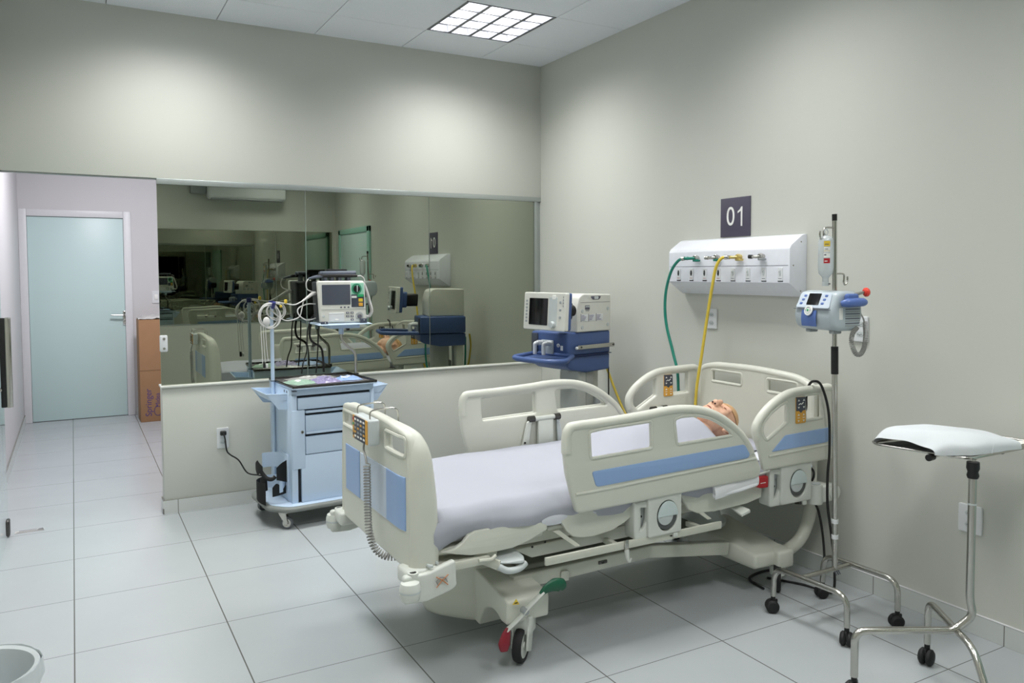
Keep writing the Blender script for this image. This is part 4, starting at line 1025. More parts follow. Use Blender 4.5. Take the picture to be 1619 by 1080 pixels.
# monitor arm: bent chrome tube rising from the rear of the top
b = B()
A0 = [(-1.632, -.30, .835), (-1.632, -.30, .97), (-1.640, -.30, 1.0), (-1.70, -.285, 1.055), (-1.722, -.28, 1.085), (-1.722, -.28, 1.165)]
inv = Matrix.Rotation(-CA, 4, 'Z') @ Matrix.Translation((2.205, .70, 0))
A1 = [inv @ V(p) for p in A0]
b.tube(rnd(A1, .03, 5, closed=False), .0095, STEEL, 14); b.cyl(A1[0], A1[0]+V((0, 0, .02)), .02, BLACKP)
arm = cobj('monitor_arm', b)
b = B(); c = A1[-1]; R = Matrix.Translation(c) @ Matrix.Rotation(-CA, 4, 'Z')
b.cyl((0, 0, -.045), (0, 0, .01), .017, CARTB, 16, M=R); b.box((-.10, -.09, -.002), (.10, .10, .024), CARTB, .003, M=R); b.box((.03, -.03, -.02), (.05, 0, 0), BLACKP, .003, M=R)
b.hull([(-.19, -.16, .026), (.165, -.16, .026), (-.17, -.12, .036), (.15, -.12, .036), (-.19, .10, .036), (.165, .10, .036), (-.19, .10, .026), (.165, .10, .026)], CARTB, M=R)
cobj('monitor_shelf', b, arm)

# ---- monitor defibrillator on the shelf
df = thing('defibrillator_monitor', 'white patient monitor defibrillator with a grey screen on the cart shelf', 'medical monitor', (-1.735, -.28, 1.203), 0)
X0, X1, Yf, Z0, Z1 = -1.905, -1.585, -.405, 1.203, 1.475
def fD(u, v, w): return (u, Yf-w+.0*v, v)
b = B(); bm = bmesh.new()
out = rnd([V(p) for p in [(X0+.015, Z0), (X1, Z0), (X1-.012, Z1), (X0, Z1)]], .016)
b.plate(out, [], .05, VENTW, lambda u, v, w: (u, Yf+.025+w+.04*(v-Z0), v), .01)
b.plate([V(((p.x-(X0+X1)/2)*.95+(X0+X1)/2, (p.y-(Z0+Z1)/2)*.96+(Z0+Z1)/2)) for p in out], [], .17, mat('charcoal_plastic', (52, 54, 60), .5), lambda u, v, w: (u, Yf+.125+w, v), .02)
obj('casing', b, df)
def fd(u, v, w): return (u, Yf-w+.04*(v-Z0), v)     # lean of the front face
def frect(b, x0, x1, z0, z1, m, t=.002, r=.003, off=0.): b.plate(rnd([V((x0, z0)), V((x1, z0)), V((x1, z1)), V((x0, z1))], r), [], t, m, lambda u, v, w: fd(u, v, w+t/2+off), t*.3)
b = B(); frect(b, -1.880, -1.694, 1.320, 1.450, SCREENG, .002); 
obj('screen', b, df)
b = B(); frect(b, -1.692, -1.598, 1.298, 1.464, KEYW, .002, .006); frect(b, -1.689, -1.601, 1.302, 1.385, NAVY, .003)
frect(b, -1.689, -1.602, 1.385, 1.460, LGRN, .003); obj('control_plate', b, df)
b = B(); b.lathe([(0, 0), (.034, 0), (.034, .003), (0, .003)], mat('dial_green', (58, 150, 112), .5), fd(-1.652, 1.422, .004), (0, -1, 0), 32); b.lathe([(0, 0), (.023, 0), (.021, .012), (0, .012)], BLACKP, fd(-1.652, 1.422, .006), (0, -1, 0), 28)
b.box(fd(-1.655, 1.402, .022), fd(-1.649, 1.445, .017), PALEG, .001); obj('selector_dial', b, df)
b = B(); frect(b, -1.648, -1.606, 1.368, 1.386, GRN, .004, .004, .002); frect(b, -1.640, -1.612, 1.337, 1.358, YEL, .004, .003, .002); frect(b, -1.640, -1.612, 1.308, 1.330, ORG, .004, .003, .002)
frect(b, -1.686, -1.652, 1.362, 1.376, KEYW, .001, .001, .003); obj('shock_keys', b, df)
b = B()
for x in (-1.757, -1.733, -1.708): frect(b, x-.006, x+.006, 1.298, 1.308, INK, .002, .003)
for x, z in ((-1.715, 1.267), (-1.685, 1.267), (-1.715, 1.244), (-1.685, 1.244), (-1.685, 1.221)): frect(b, x-.010, x+.010, z-.006, z+.006, INK, .003, .002); frect(b, x-.004, x+.004, z-.002, z+.002, KEYW, .0035, .001)
obj('key', b, df)
b = B(); b.lathe([(.020, 0), (.027, 0), (.027, .003), (.020, .003)], PALEG, fd(-1.636, 1.244, 0), (0, -1, 0), 28); b.lathe([(0, 0), (.013, 0), (.012, .012), (0, .014)], INK, fd(-1.636, 1.242, 0), (0, -1, 0), 24); obj('rotary_knob', b, df)
b = B(); frect(b, -1.840, -1.738, 1.213, 1.268, WHITEP, .004, .004); frect(b, -1.832, -1.748, 1.262, 1.265, PALEG, .005, .001); frect(b, -1.800, -1.778, 1.217, 1.228, KEYW, .006, .003); b.lathe([(0, 0), (.009, 0), (.008, .003), (0, .003)], PALEG, fd(-1.872, 1.247, 0), (0, -1, 0), 20)
b.box((X0+.02, Yf+.001, 1.2915), (X1-.005, Yf+.008, 1.2925), PALEG, 0); obj('printer_door', b, df)
b = B(); frect(b, -1.894, -1.848, 1.197, 1.214, NAVY, .012, .003); frect(b, -1.632, -1.588, 1.197, 1.228, NAVY, .012, .003)
for x, z in ((-1.866, 1.205), (-1.608, 1.216)): b.ell(fd(x, z, .013), (.004, .002, .004), STEEL, u=10, v=6)
obj('rubber_foot', b, df)
b = B(); HG = mat('handle_grey', (92, 98, 112), .45)
b.tube([(-1.868, -.31, 1.522), (-1.63, -.31, 1.526)], .015, HG, 16, sq=(1, 1.3)); b.box((-1.862, -.34, 1.514), (-1.636, -.25, 1.535), HG, .008, 3)
for x in (-1.835, -1.79, -1.74, -1.68): b.box((x-.012, -.33, 1.465), (x+.012, -.27, 1.518), HG, .004)
b.box((-1.805, -.28, 1.53), (-1.675, -.20, 1.552), BLACKP, .006)
b.tube([(-1.90, -.33, 1.500), (-1.86, -.33, 1.508), (-1.66, -.33, 1.508), (-1.62, -.33, 1.505)], [.008, .012, .012, .006], BLACKP, 12, 3); b.tube([(-1.95, -.335, 1.490), (-1.905, -.332, 1.50), (-1.86, -.33, 1.507)], [.004, .010, .012], HG, 12, 3)
obj('carry_handle', b, df)
b = B(); b.tube([(-1.625, -.335, 1.505), (-1.60, -.335, 1.506), (-1.580, -.335, 1.49), (-1.575, -.335, 1.465), (-1.58, -.335, 1.455)], .0035, WHITELEAD, 8, 5)
b.tube(helix([(-1.582, -.335, 1.452), (-1.565, -.335, 1.41), (-1.545, -.335, 1.34), (-1.530, -.335, 1.28), (-1.535, -.335, 1.25), (-1.558, -.335, 1.232), (-1.58, -.33, 1.245), (-1.59, -.30, 1.25)], .010, 46, 9), .0026, WHITELEAD, 6); obj('coiled_cable', b, df)

# patient leads, looped from the monitor to the pole
b = B(); q = lambda x, y, z: (x, y, z); rg = random.Random(7); px_, pz_ = -2.205, 1.258
for k in range(4):
    cx, cz, ra, rb = px_+rg.uniform(-.008, .012), pz_+rg.uniform(-.006, .01), .063+rg.uniform(-.006, .010), .078+rg.uniform(-.007, .008)
    b.tube([(cx+ra*math.cos(a), -.385+.006*k+.008*math.sin(2*a+k), cz+rb*math.sin(a)) for a in [i*PI/12 for i in range(24)]], .0034, WHITELEAD, 8, 2, closed=True)
for k in range(3):
    cx, cz, ra, rb = px_+.040+rg.uniform(-.01, .012), pz_+.03, .045+rg.uniform(-.01, .012), .055+rg.uniform(-.01, .01)
    b.tube([(cx+ra*math.cos(a), -.37+.006*k, cz+rb*math.sin(a)) for a in [i*PI/12 for i in range(24)]], .003, WHITELEAD, 8, 2, closed=True)
b.tube([(-2.175, -.38, 1.345), (-2.11, -.38, 1.335), (-2.05, -.37, 1.325), (-2.0, -.36, 1.345), (-1.955, -.345, 1.372), (-1.925, -.33, 1.39), (-1.90, -.31, 1.395)], [.003, .004, .004, .005, .010, .013, .012], WHITELEAD, 10, 5)
b.tube([(-2.20, -.37, 1.30), (-2.14, -.37, 1.245), (-2.09, -.36, 1.225), (-2.02, -.36, 1.245), (-2.00, -.36, 1.30), (-1.985, -.35, 1.36)], .0038, WHITELEAD, 8, 6)
b.tube([(-1.90, -.31, 1.325), (-1.96, -.33, 1.325), (-2.02, -.35, 1.30), (-2.02, -.36, 1.26), (-1.97, -.35, 1.225), (-1.90, -.31, 1.232)], .0042, WHITELEAD, 8, 6)
b.tube([(-1.90, -.30, 1.40), (-1.955, -.33, 1.42), (-1.965, -.34, 1.46), (-1.95, -.335, 1.488)], .0036, WHITELEAD, 8, 6)
for k, x in enumerate((-2.262, -2.248, -2.234)): b.tube([(x, -.385, 1.20), (x+.004, -.385, 1.08), (x+.008+.003*k, -.38, .96+.01*k)], .0022, WHITELEAD, 6, 4)
b.box((-2.115, -.39, 1.335), (-2.098, -.37, 1.36), YEL, .004); b.box((-2.145, -.39, 1.31), (-2.13, -.38, 1.325), YEL, .003)
b.box((-2.252, -.39, .935), (-2.238, -.375, .97), BLACKP, .003); b.box((-2.236, -.39, .935), (-2.222, -.375, .962), WHITELEAD, .004); b.ell((-2.23, -.40, 1.225), (.022, .012, .03), WHITELEAD)
single('patient_leads', b, 'bundle of white looped patient leads hung on the cart pole', 'cable')
# black cables behind the monitor
for pts, l in ((((-1.90, -.22, 1.24), (-1.925, -.2, 1.14), (-1.932, -.2, 1.01), (-1.958, -.2, .93), (-1.968, -.2, .862)), 'leftmost thin black cable hanging behind the monitor'),
               (((-1.88, -.2, 1.25), (-1.905, -.18, 1.15), (-1.895, -.18, 1.075), (-1.835, -.18, 1.03), (-1.82, -.18, .97), (-1.815, -.18, .862)), 'thick black cable bending behind the monitor arm'),
               (((-1.85, -.25, 1.22), (-1.858, -.22, 1.13), (-1.866, -.22, .99), (-1.878, -.22, .862)), 'black cable hanging straight down from the monitor to the cart top')):
    b = B(); b.tube(pts, .0075 if 'thick' in l else .0045, CABLEB, 8, 6); single('monitor_cable', b, l, 'cable')
# plugged cord to the low wall
b = B(); b.tube([(-2.443, -.032, .485), (-2.443, -.06, .482), (-2.437, -.075, .45), (-2.43, -.08, .38), (-2.41, -.085, .35), (-2.36, -.10, .31), (-2.315, -.14, .232), (-2.26, -.22, .226), (-2.215, -.34, .235), (-2.21, -.44, .25), (-2.20, -.47, .27)], .0048, CABLEB, 8, 8)
b.box((-2.462, -.055, .472), (-2.424, -.027, .50), BLACKP, .007, 3)
single('power_cord', b, 'black cord plugged into the low wall socket and running to the cart', 'cord')
# packs on the cart top
def pack(cx, cy, rx, ry, h, m, ink, label, a=0., seed=0):
    b = B()
    def fn(u, v):
        x, y = 2*u-1, 2*v-1; f = max(0, (1-abs(x)**3)*(1-abs(y)**3)); z = .001+h*f*.55+h*(.5*noise.noise(V((x*3+seed, y*3, seed)))+.45*abs(noise.noise(V((x*8+seed, y*8, seed+3)))))*f
        return V((cx+rx*x*math.cos(a)-ry*y*math.sin(a), cy+rx*x*math.sin(a)+ry*y*math.cos(a), .8435+max(z, .001)))
    b.grid(fn, 44, 44, m); b.grid(lambda u, v: V((fn(.25+.35*u, .3+.3*v).x, fn(.25+.35*u, .3+.3*v).y, fn(.25+.35*u, .3+.3*v).z+.0012)), 6, 6, ink)
    single('supply_pack', b, label, 'medical supplies', 'sealed packs on the cart top')
for lx, ly, rx, ry, h, m, ink, l, a in ((.165, .19, .085, .10, .02, PK_G, KEYW, 'clear greenish sealed pack on the cart top, nearest its pole', .3), (.315, .17, .085, .085, .035, PK_P, PK_P, 'crumpled purple tinted pack in the middle of the cart top', .1), (.475, .19, .085, .075, .022, PK_B, KEYW, 'blue and white sealed pack on the cart top below the monitor arm', -.15), (.29, .36, .16, .06, .015, POLY, KEYW, 'long clear pack lying along the rear of the cart top', .05)):
    p = cl(lx, ly, 0); pack(p.x, p.y, rx, ry, h, m, ink, l, a+CA, lx*9)

# ================================================================== VENTILATOR ON ITS TROLLEY
VA = math.radians(12.8)
vt = thing('ventilator_trolley', 'blue shelf trolley with a grey column carrying the ventilator beside the right wall', 'trolley', (-.177, -1.183, 0), VA)
vinv = Matrix.Rotation(-VA, 4, 'Z') @ Matrix.Translation((.177, 1.183, 0))
def vobj(n, b, p=None, label=None): return obj(n, b, p or vt, world=False, label=label)
b = B()
b.box((-.40, .01, .995), (.005, .34, 1.142), VENTB, .012, 3)
b.plate(rnd([V((-.40, .93)), V((-.36, .905)), V((-.22, .878)), V((.005, .885)), V((.008, .99)), V((-.40, .99))], .012), [], .31, VENTB, lambda u, v, w: (u, .17+w, v), .01)
b.box((-.401, .0, .992), (.006, .02, .9965), mat('seam_navy', (36, 48, 84), .5), 0)
vobj('shelf_body', b)
b = B()   # front tray with raised rim
tr = rnd([V(p) for p in [(-.395, -.03), (-.395, .30), (-.66, .22), (-.72, .15), (-.72, -.15), (-.62, -.19)]], [.01, .01, .05, .05, .06, .03], 6)
b.plate(tr, [], .012, VENTB, FZ(.985), .004); b.tube([(p.x, p.y, .998) for p in tr], .0155, VENTB, 12, closed=True); vobj('front_tray', b)
b = B()
b.box((-.33, -.016, 1.035), (.02, -.004, 1.062), STEEL, .003)
for x in (-.30, .01): b.cyl((x, -.016, 1.049), (x, -.019, 1.049), .006, BLACKP, 10)
b.ell((-.338, -.012, 1.045), (.012, .008, .010), WHITEP); vobj('side_rail', b)
b = B(); b.box((-.402, .05, 1.03), (-.400, .07, 1.06), KEYW, 0); b.lathe([(0, 0), (.012, 0), (.012, .004), (.008, .005), (.008, 0)], KEYW, (-.40, .09, 1.06), (-1, 0, 0), 20)
b.box((-.41, .13, 1.0), (-.399, .24, 1.09), PALEG, .004)
for y in (.155, .235):
    b.cyl((-.41, y, 1.07), (-.445, y, 1.072), .017, WHITEP, 18); b.tube([(-.44, y, 1.072), (-.465, y, 1.068), (-.468, y, 1.05), (-.468, y, 1.0)], .0125, WHITEP, 14, 4)
b.box((-.41, .275, 1.0), (-.40, .33, 1.13), NAVY, .003); vobj('gas_outlet', b)
b = B(); b.box((-.265, .04, .12), (-.12, .22, .90), mat('trolley_grey', (172, 174, 168), .45), .02, 4); b.box((-.20, .035, .30), (-.13, .05, .88), mat('trolley_grey_dark', (150, 152, 146), .5), .004); b.box((-.115, .02, .28), (-.07, .08, .73), GREYP, .014, 3); vobj('column', b)
b = B(); b.box((-.075, .10, .15), (-.010, .30, .90), CREAM, .008); b.tube([(.000, .02, .90), (.004, .02, .5), (.004, .02, .12)], .0045, CABLEB, 8, 3); vobj('rear_panel', b)
b = B()
b.box((-.34, -.0, .07), (.0, .26, .14), GREYP, .02, 3)
for x, y in ((-.62, -.12), (-.62, .36), (.05, .0), (.05, .30)): b.hull([(-.25, .08, .075), (-.1, .08, .075), (-.25, .18, .075), (-.1, .18, .075), (x-.02, y-.02, .075), (x+.02, y+.02, .075), (x-.02, y-.02, .10), (x+.02, y+.02, .10), (-.25, .08, .12), (-.1, .18, .12)], GREYP, .004)
vobj('base', b)
for x, y in ((-.62, -.12), (-.62, .36), (.05, .0), (.05, .30)):
    b = B(); b.cyl((x, y-.012, .037), (x, y+.012, .037), .037, BLACKR, 24); b.box((x-.02, y-.016, .04), (x+.02, y+.016, .078), BLACKP, .006); vobj('caster', b)

ve = thing('ventilator', 'off white ventilator with a tilted black screen on the blue trolley shelf', 'ventilator', (-.177, -1.183, 1.143), VA)
zz = 1.143
b = B()
prof = rnd([V(p) for p in [(-.325, 0), (0, 0), (0, .238), (-.265, .243), (-.30, .225), (-.325, .15)]], [.008, .008, .012, .03, .05, .04], 6)
b.plate(prof, [], .30, VENTW, lambda u, v, w: (u, .15+w, v), .008)
b.box((-.29, -.0015, .188), (-.01, .002, .1895), INK, 0); b.box((-.29, -.0012, .19), (-.288, .002, .1885), BLACKP, 0); b.plate(rnd([V((-.20, .228)), V((-.098, .228)), V((-.115, .206)), V((-.18, .206))], .012), [], .003, INK, lambda u, v, w: (u, -.001+w, v), .001)
b.plate(rnd([V((-.165, .226)), V((-.125, .226)), V((-.125, .208)), V((-.165, .208))], .006), [], .004, PALEG, lambda u, v, w: (u, -.0016+w, v), .001)
for x, z in ((-.275, .135), (-.275, .03), (-.03, .145), (-.03, .04)): b.lathe([(0, 0), (.012, 0), (.011, .003), (0, .003)], PALEG, (x, 0, z), (0, -1, 0), 20)
obj('casing', b, ve, world=False)
b = B(); b.box((-.25, -.002, .143), (-.207, .002, .170), INK, .001); b.box((-.247, -.0026, .158), (-.210, -.001, .166), PALEG, 0); b.box((-.245, -.0022, .134), (-.212, 0, .140), GREYP, 0)
for k in range(3):
    x = -.29+.072*k; b.box((x, -.0022, .068), (x+.066, .0, .112), WHITEP, .001); b.box((x-.001, -.0028, .066), (x+.002, -.002, .116), INK, 0)
    for j in range(4): b.box((x+.006, -.003, .103-.009*j), (x+.03+.025*((j*7+k*3) % 4)/4, -.002, .106-.009*j), PURP, 0)
obj('labels', b, ve, world=False)
# tilting display, faces the bed foot
SA = math.radians(-9)          # azimuth of its width
ey_ = V((math.sin(SA), math.cos(SA), 0)); nx_ = V((-math.cos(SA), math.sin(SA), 0)); up_ = V((0, 0, 1)); oc = V((-.765, -1.30, 1.287))
dv = Matrix((-ey_, nx_, (up_-nx_*.06).normalized())).transposed().to_4x4(); dv.translation = oc
Rv = (Matrix.Translation((-.177, -1.183, zz)) @ Matrix.Rotation(VA, 4, 'Z')).inverted() @ dv
def fv(u, v, w): return Rv @ V((u, w, v))
def vp(b, x0, x1, z0, z1, t, off, m, r=.004): b.plate(rnd([V((x0, z0)), V((x1, z0)), V((x1, z1)), V((x0, z1))], r), [], t, m, lambda u, v, w: fv(u, v, w+off), min(.004, t*.3))
b = B(); vp(b, -.195, .195, -.115, .115, .03, -.015, VENTW, .012); vp(b, -.188, .188, -.112, .112, .03, -.042, VENTB, .012)
b.cyl(fv(.05, 0, -.05), fv(.05, 0, -.19), .035, BLACKP, 16); vp(b, -.15, .10, -.07, .07, .05, -.078, VENTB, .02); vp(b, -.12, .03, -.06, .05, .12, -.15, BLACKP, .02); sc_ = obj('display', b, ve, world=False)
b = B(); vp(b, -.140, .035, -.085, .080, .004, .001, SCREEN, .003); obj('screen', b, sc_, world=False)
b = B(); vp(b, .045, .120, -.088, .088, .003, .0005, PALEG, .003); vp(b, .075, .105, .075, .100, .006, .001, KEYW)
b.lathe([(0, 0), (.021, 0), (.019, .02), (0, .022)], PALEG, fv(.088, -.078, 0), tuple(Rv.to_3x3() @ V((0, 1, 0))), 24)
obj('button_panel', b, sc_, world=False)
b = B()
for k in range(7): vp(b, -.175, -.157, .055-.021*k, .068-.021*k, .002, .001, GREYP, .003)
obj('key_column', b, sc_, world=False)
b = B()
for k in range(3): vp(b, .140, .158, .05-.045*k, .066-.045*k, .004, .001, GREYP, .006)
for k in range(4): vp(b, .172, .176, .03+.018*k, .042+.018*k, .002, .001, INK, .0)
obj('key_column', b, sc_, world=False)

# ================================================================== DRIP STAND, BOTTLE, PUMP
iv = thing('drip_stand', 'stainless steel drip stand on four black castors beside the bed head', 'drip stand', (-.36, -3.09, 0))
zt_ = .205
def leg_frame(x):
    return rnd([V((x-.005, -2.948, .075)), V((x-.005, -2.953, zt_)), V((x+.012, -3.32, zt_)), V((x+.012, -3.32, .075))], .085, 8, closed=False)
for x in (-.567, -.243): b = B(); b.tube(leg_frame(x), .0125, STEEL, 14); obj('leg_frame', b, iv)
b = B(); b.tube([(-.565, -3.09, zt_-.004), (-.243, -3.09, zt_-.004)], .0115, STEEL, 14)
for k in range(3): b.tube([(-.355+.012*k, -3.098, .196), (-.348+.012*k, -3.104, .178)], .0025, INK, 6)
obj('cross_tube', b, iv)
tb, tt = V((-.343, -3.09, zt_)), V((-.383, -3.09, 1.772))
b = B(); b.tube([tb, tb.lerp(tt, .58)], .0125, STEEL, 16); b.tube([tb.lerp(tt, .58), tb.lerp(tt, .985)], .0098, STEEL, 16); b.tube([tb.lerp(tt, .982), tt], .0108, BLACKP, 16)
for t_ in (.13, .085): b.tube([tb.lerp(tt, t_), tb.lerp(tt, t_+.012)], .0145, WHITEP, 16)
b.tube([tb.lerp(tt, .555), tb.lerp(tt, .632)], .0158, BLACKP, 18); obj('pole', b, iv)
for s, pp in ((-1, ((0, 0, 0), (-.05, 0, .0), (-.068, 0, -.01), (-.07, 0, -.045), (-.085, 0, -.05), (-.092, 0, -.03), (-.09, .0, -.015))), (1, ((0, 0, 0), (.05, 0, .0), (.062, 0, -.01), (.06, 0, -.04), (.072, 0, -.048), (.084, 0, -.03), (.084, 0, -.012)))):
    base = tb.lerp(tt, .962 if s < 0 else .835); b = B(); b.tube([base+V(p) for p in pp], .004, STEEL, 10, 4); obj('hook', b, iv)
for x, y in ((-.572, -2.948), (-.248, -2.948), (-.555, -3.32), (-.231, -3.32)):
    b = B(); R = Matrix.Translation((x, y, 0)) @ Matrix.Rotation(rg.uniform(-.8, .8), 4, 'Z')
    for s in (-1, 1): b.lathe([(0, 0), (.024, 0), (.029, .006), (.029, .014), (.022, .021), (0, .023)], BLACKR, (-.004, s*.003, .029), (0, s, 0), 28, M=R)
    b.box((-.022, -.006, .025), (.02, .006, .062), BLACKP, .005, M=R); b.cyl((0, 0, .055), (0, 0, .085), .010, BLACKP, M=R); obj('caster', b, iv)
# infusion bottle
bt = thing('infusion_bottle', 'clear plastic infusion bottle with yellow and red labels hanging on the drip stand', 'bottle', (-.455, -3.09, 1.4560))
bx, by = -.440, -3.095
b = B(); b.lathe([(0, 1.6780), (.012, 1.6780), (.024, 1.6710), (.031, 1.6560), (.032, 1.6160), (.032, 1.5410), (.029, 1.5160), (.016, 1.5010), (.013, 1.4960), (.013, 1.4780), (0, 1.4780)], TRANSP, (bx, by, 0), n=36)
b.tube([(bx, by, 1.6760), (bx-.012, by, 1.6910), (bx, by, 1.7060), (bx+.012, by, 1.6910), (bx, by, 1.6760)], .0022, TRANSP, 8, 3); obj('bottle', b, bt)
def lbl(z0, z1, m, a0=-2.72, a1=-1.92):
    b.grid(lambda u, v: V((bx+.0325*math.cos(a0+(a1-a0)*u), by+.0325*math.sin(a0+(a1-a0)*u), z0+(z1-z0)*v)), 8, 2, m)
b = B(); lbl(1.6310, 1.6540, YEL); lbl(1.6380, 1.6420, INK, -2.6, -2.1); lbl(1.6060, 1.6280, KEYW); lbl(1.6100, 1.6130, YEL); lbl(1.6180, 1.6210, INK, -2.65, -2.2); lbl(1.5830, 1.6020, KEYW); lbl(1.5920, 1.5980, INK, -2.68, -2.4); lbl(1.5590, 1.5800, REDP); lbl(1.5660, 1.5700, KEYW, -2.6, -2.25); obj('label', b, bt)
b = B(); b.cyl((bx, by, 1.4610), (bx, by, 1.4800), .0145, PALEG, 20); b.box((bx+.0, by-.016, 1.4680), (bx+.012, by-.012, 1.4730), INK, 0); obj('cap', b, bt)

# pump clamped to the pole
PA = math.radians(-6)
pm = thing('infusion_pump', 'grey and blue infusion pump with a small dark screen clamped to the drip stand', 'infusion pump', (-.40, -3.10, 1.27), PA)
def po(n, b, p=None, label=None): return obj(n, b, p or pm, world=False, label=label)
b = B()   # body profile in x-z, extruded along y; front faces -x
prof = rnd([V(p) for p in [(.065, .015), (.085, .055), (.08, .13), (.055, .168), (-.02, .172), (-.062, .165), (-.092, .095), (-.098, .06), (-.085, .015), (-.05, .0), (.04, .0)]], [.02, .03, .03, .02, .02, .02, .03, .03, .04, .03, .02], 5)
b.plate(prof, [], .225, PUMPG, lambda u, v, w: (u, .02+w, v), .022)
for y in (-.05, .085): b.box((-.055, y-.015, -.012), (-.01, y+.015, .004), GREYP, .005)
po('casing', b)
def fp(u, v, w):    # sloped screen face: u across (towards -y), v up the slope
    a = V((-.0935, 0, .096)); t_ = (V((-.064, 0, .163))-a); n_ = V((-t_.z, 0, t_.x)).normalized(); d = t_.normalized()
    return a+d*v+n_*(w+.0005)+V((0, .02-u, 0))
b = B(); b.plate(rnd([V((-.098, .0)), V((.095, .0)), V((.085, .072)), V((-.088, .072))], .01), [], .004, mat('pump_face', (196, 206, 218), .25), fp, .0015); b.box((-.1005, -.085, .0905), (-.094, .125, .0925), INK, 0); po('control_face', b)
b = B(); b.plate(rnd([V((-.04, .014)), V((.03, .014)), V((.03, .068)), V((-.04, .068))], .003), [], .003, SCREEN, lambda u, v, w: fp(u, v, w+.002), .001); po('screen', b)
b = B()
for u_, v_ in ((-.072, .02), (-.066, .038), (-.06, .056), (.05, .022), (.055, .04), (.06, .058)): b.plate(rnd([V((u_-.008, v_-.005)), V((u_+.008, v_-.005)), V((u_+.008, v_+.005)), V((u_-.008, v_+.005))], .003), [], .003, PUMPB, lambda u, v, w: fp(u, v, w+.002), .001)
po('key', b)
b = B(); b.grid(lambda u, v: V((-.0985-.0045*math.sin(v*PI)-.0005, .075-.085*u, .018+.07*v)), 6, 10, PUMPB, .002); po('blue_band', b)
b = B(); c_ = V((-.104, .03, .086)); b.lathe([(0, 0), (.023, 0), (.022, .004), (0, .005)], KEYW, c_, (-1, 0, .25), 28); b.lathe([(.008, .004), (.016, .0055), (.016, .0045)], PALEG, c_, (-1, 0, .25), 20); b.ell(c_+V((-.006, 0, .002)), (.002, .005, .005), GRN)
for a in range(4): b.ell(c_+V((-.0055, .012*math.cos(a*PI/2), .002+.012*math.sin(a*PI/2))), (.0015, .003, .003), GREYP, u=8, v=6)
po('navigation_pad', b)
b = B(); b.tube([(-.05, -.100, .118), (-.03, -.118, .122), (.045, -.122, .124), (.075, -.11, .122)], [.012, .019, .018, .006], PUMPB, 14, 4); b.box((-.035, -.12, .120), (.03, -.095, .160), PUMPB, .01, 3); po('side_handle', b)
b = B()
for k in range(9): b.box((-.02, -.0945, .022+.010*k), (.06, -.0920, .026+.010*k), INK if k % 2 else GREYP, 0)
b.box((-.055, -.094, .05), (-.035, -.0915, .10), KEYW, .001); po('side_vent', b)
b = B(); b.cyl((.035, -.085, .155), (.08, -.10, .165), .007, STEEL, 14); b.lathe([(0, 0), (.012, 0), (.019, .006), (.02, .014), (.015, .022), (0, .024)], mat('coral_knob', (232, 70, 52), .35), (.075, -.098, .164), (.95, -.3, .1), 24); po('clamp_knob', b)
b = B(); b.tube([(.075, -.06, .10), (.10, -.07, .06), (.108, -.075, .035)], .0035, GREYCOIL, 8, 4)
b.tube(helix([(.110, -.075, .038), (.105, -.085, -.01), (.09, -.095, -.06), (.06, -.105, -.095), (.03, -.105, -.095), (.01, -.10, -.05), (.02, -.095, -.01), (.05, -.09, .015)], .0085, 44, 9), .0026, GREYCOIL, 6); po('coiled_cable', b)

# ================================================================== STEEL TRAY STAND
ms = thing('instrument_stand', 'stainless steel instrument tray stand at the right edge, on black castors', 'tray stand', (-.55, -3.76, 0))
J = V((-.545, -3.765, .245))
b = B(); b.tube(rnd([V((-.875, -3.60, .08)), V((-.875, -3.60, .245)), V((-.80, -3.643, .247)), J+V((-.02, -.005, 0)), J+V((.028, -.045, .06)), V((-.525, -3.80, .36)), V((-.525, -3.80, .815))], [0, .075, .02, .03, .05, .05, 0], 8, closed=False), .0135, STEEL, 16); b.tube([(-.525, -3.80, .70), (-.525, -3.80, .706)], .0145, PALEG, 16); obj('post', b, ms)
b = B(); b.tube(rnd([V((-.415, -3.575, .08)), V((-.415, -3.575, .252)), J+V((0, 0, -.004)), V((-.615, -3.87, .235)), V((-.66, -3.96, .08))], [0, .06, .02, .1, 0], 8, closed=False), .0125, STEEL, 16); obj('leg_frame', b, ms)
for x, y in ((-.875, -3.60), (-.415, -3.575), (-.66, -3.965)):
    b = B(); R = Matrix.Translation((x, y, 0)) @ Matrix.Rotation(rg.uniform(-.9, .9), 4, 'Z')
    for s in (-1, 1): b.lathe([(0, 0), (.025, 0), (.031, .006), (.031, .015), (.023, .022), (0, .024)], BLACKR, (-.006, s*.003, .031), (0, s, 0), 28, M=R)
    b.box((-.024, -.006, .025), (.02, .006, .066), BLACKP, .005, M=R); b.cyl((0, 0, .06), (0, 0, .095), .0105, BLACKP, M=R); obj('caster', b, ms)
b = B(); b.tube([(-.525, -3.80, .795), (-.525, -3.80, .805), (-.525, -3.80, .818), (-.525, -3.80, .830), (-.525, -3.80, .853)], [.017, .0205, .017, .0215, .0205], BLACKP, 18); obj('clamp_collar', b, ms)
ty = .862
b = B(); ring = rnd([V((-.60, -3.475, ty)), V((-.535, -3.79, ty)), V((-.075, -3.79, ty+.004)), V((-.075, -3.43, ty+.004)), V((-.57, -3.43, ty))], [.05, .05, .04, .04, .04], 6)
b.tube(ring, .0052, STEEL, 10, closed=True); b.plate([V((p.x, p.y)) for p in ring], [], .002, STEEL, FZ(ty-.004), .0005); obj('tray', b, ms)
b = B(); b.tube([(-.555, -3.665, ty-.016), (-.12, -3.60, ty-.014)], .0065, STEEL, 12); b.tube([(-.577, -3.668, ty-.016), (-.545, -3.664, ty-.016)], .0125, BLACKP, 16); b.tube([(-.555, -3.665, ty-.016), (-.553, -3.665, ty-.002)], .003, STEEL, 8)
obj('support_rod', b, ms)
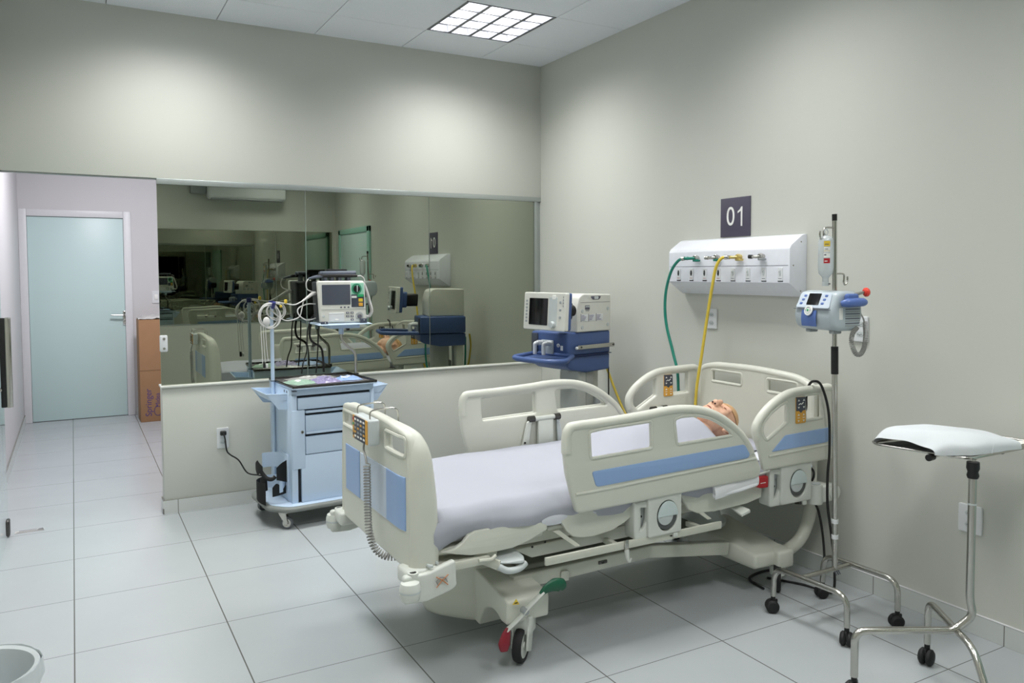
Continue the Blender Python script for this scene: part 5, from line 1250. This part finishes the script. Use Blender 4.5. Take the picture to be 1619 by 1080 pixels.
b = B(); b.tube([(-.525, -3.80, ty-.008), (-.33, -3.72, ty-.014), (-.14, -3.70, ty-.014)], .0065, STEEL, 12, 4); b.tube([(-.25, -3.745, ty-.014), (-.19, -3.73, ty-.014)], .011, BLACKP, 14); obj('support_rod', b, ms)
# draped bundle on the tray
b = B()
def bundle(u, v):
    # u along the length (from -x end), v around: 0 near edge .. 1 far edge
    x = -.608+.37*u; a = PI*v
    h = .064*math.sin(min(1, (u+.06)/.24)*PI/2)*(1-.42*max(0, u-.55)/.45)+.004
    wy = .164+.008*math.sin(u*5)
    y = -3.588-.065*u+(-math.cos(a))*wy*(.75+.25*min(1, u/.3))
    z = ty+.006+h*(math.sin(a)**.55 if 0 < v < 1 else 0)
    z += .0035*noise.noise(V((u*4, v*4, 1)))+.003*math.sin(v*17+u*6)*math.sin(a)
    return V((x, y, max(z, ty+.004)))
b.grid(bundle, 60, 40, DRAPE, 0)
for k in range(4): b.grid(lambda u, v: V((-.575+.14*u+.01*k, -3.70-.045*u-.012*k+.02*v, ty+.006+.006*k*math.sin(u*PI)+.010*math.sin(u*PI)*(1-v))), 14, 4, DRAPE, 0)
b.grid(lambda u, v: V((-.40+.045*u, -3.795+.03*v+.012*u, ty+.005+.030*math.sin(u*PI)*(1-.5*v))), 12, 4, DRAPE, 0)
b.grid(lambda u, v: V((-.36+.13*u+.10*v*u, -3.79+.30*v, ty+.004+.055*(1-u)**2*math.sin(PI*min(1, v*1.1+.08))+.004*math.sin(v*11+u*3)+.002)), 24, 24, DRAPE, 0)
dr = single('sterile_drape', b, 'white wrapped cloth bundle lying on the steel tray', 'cloth')
b = B(); b.grid(lambda u, v: V((-.26+.16*u, -3.77+.24*v-.03*u, ty+.004+.012*abs(noise.noise(V((u*5, v*5, 9))))+.012*(1-u))), 20, 20, PK_G if False else mat('paper_wrap', (226, 226, 220), .7), 0)
single('paper_wrap', b, 'crinkled white paper wrapper on the tray beyond the cloth bundle', 'wrapper')
# ------------------------------------------------------------------ camera and view
cam = bpy.data.cameras.new('camera'); co = bpy.data.objects.new('camera', cam); C.objects.link(co)
yaw, pit, rol = .5085, -.0481, -.0034
f = V((math.sin(yaw)*math.cos(pit), math.cos(yaw)*math.cos(pit), math.sin(pit)))
r = V((math.cos(yaw), -math.sin(yaw), 0)); u = r.cross(f)
r2 = r*math.cos(rol)+u*math.sin(rol); u2 = -r*math.sin(rol)+u*math.cos(rol)
M = Matrix((r2, u2, -f)).transposed().to_4x4(); M.translation = V((-3.2739, -5.4118, 1.5222))
co.matrix_world = M
cam.sensor_fit = 'HORIZONTAL'; cam.sensor_width = 36; cam.lens = 36*1247.94/1619
cam.shift_x = -(810.97-809.5)/1619; cam.shift_y = (491.61-540)/1619
cam.clip_start = .05
bpy.context.scene.camera = co
w = bpy.data.worlds.new('world'); bpy.context.scene.world = w; w.use_nodes = True
w.node_tree.nodes['Background'].inputs[0].default_value = (.8, .85, .9, 1); w.node_tree.nodes['Background'].inputs[1].default_value = .05
sc = bpy.context.scene
sc.view_settings.view_transform = 'Standard'; sc.view_settings.look = 'None'; sc.view_settings.gamma = 1; sc.view_settings.exposure = EXPO
sc.cycles.max_bounces = 10; sc.cycles.diffuse_bounces = 8; sc.cycles.transparent_max_bounces = 12
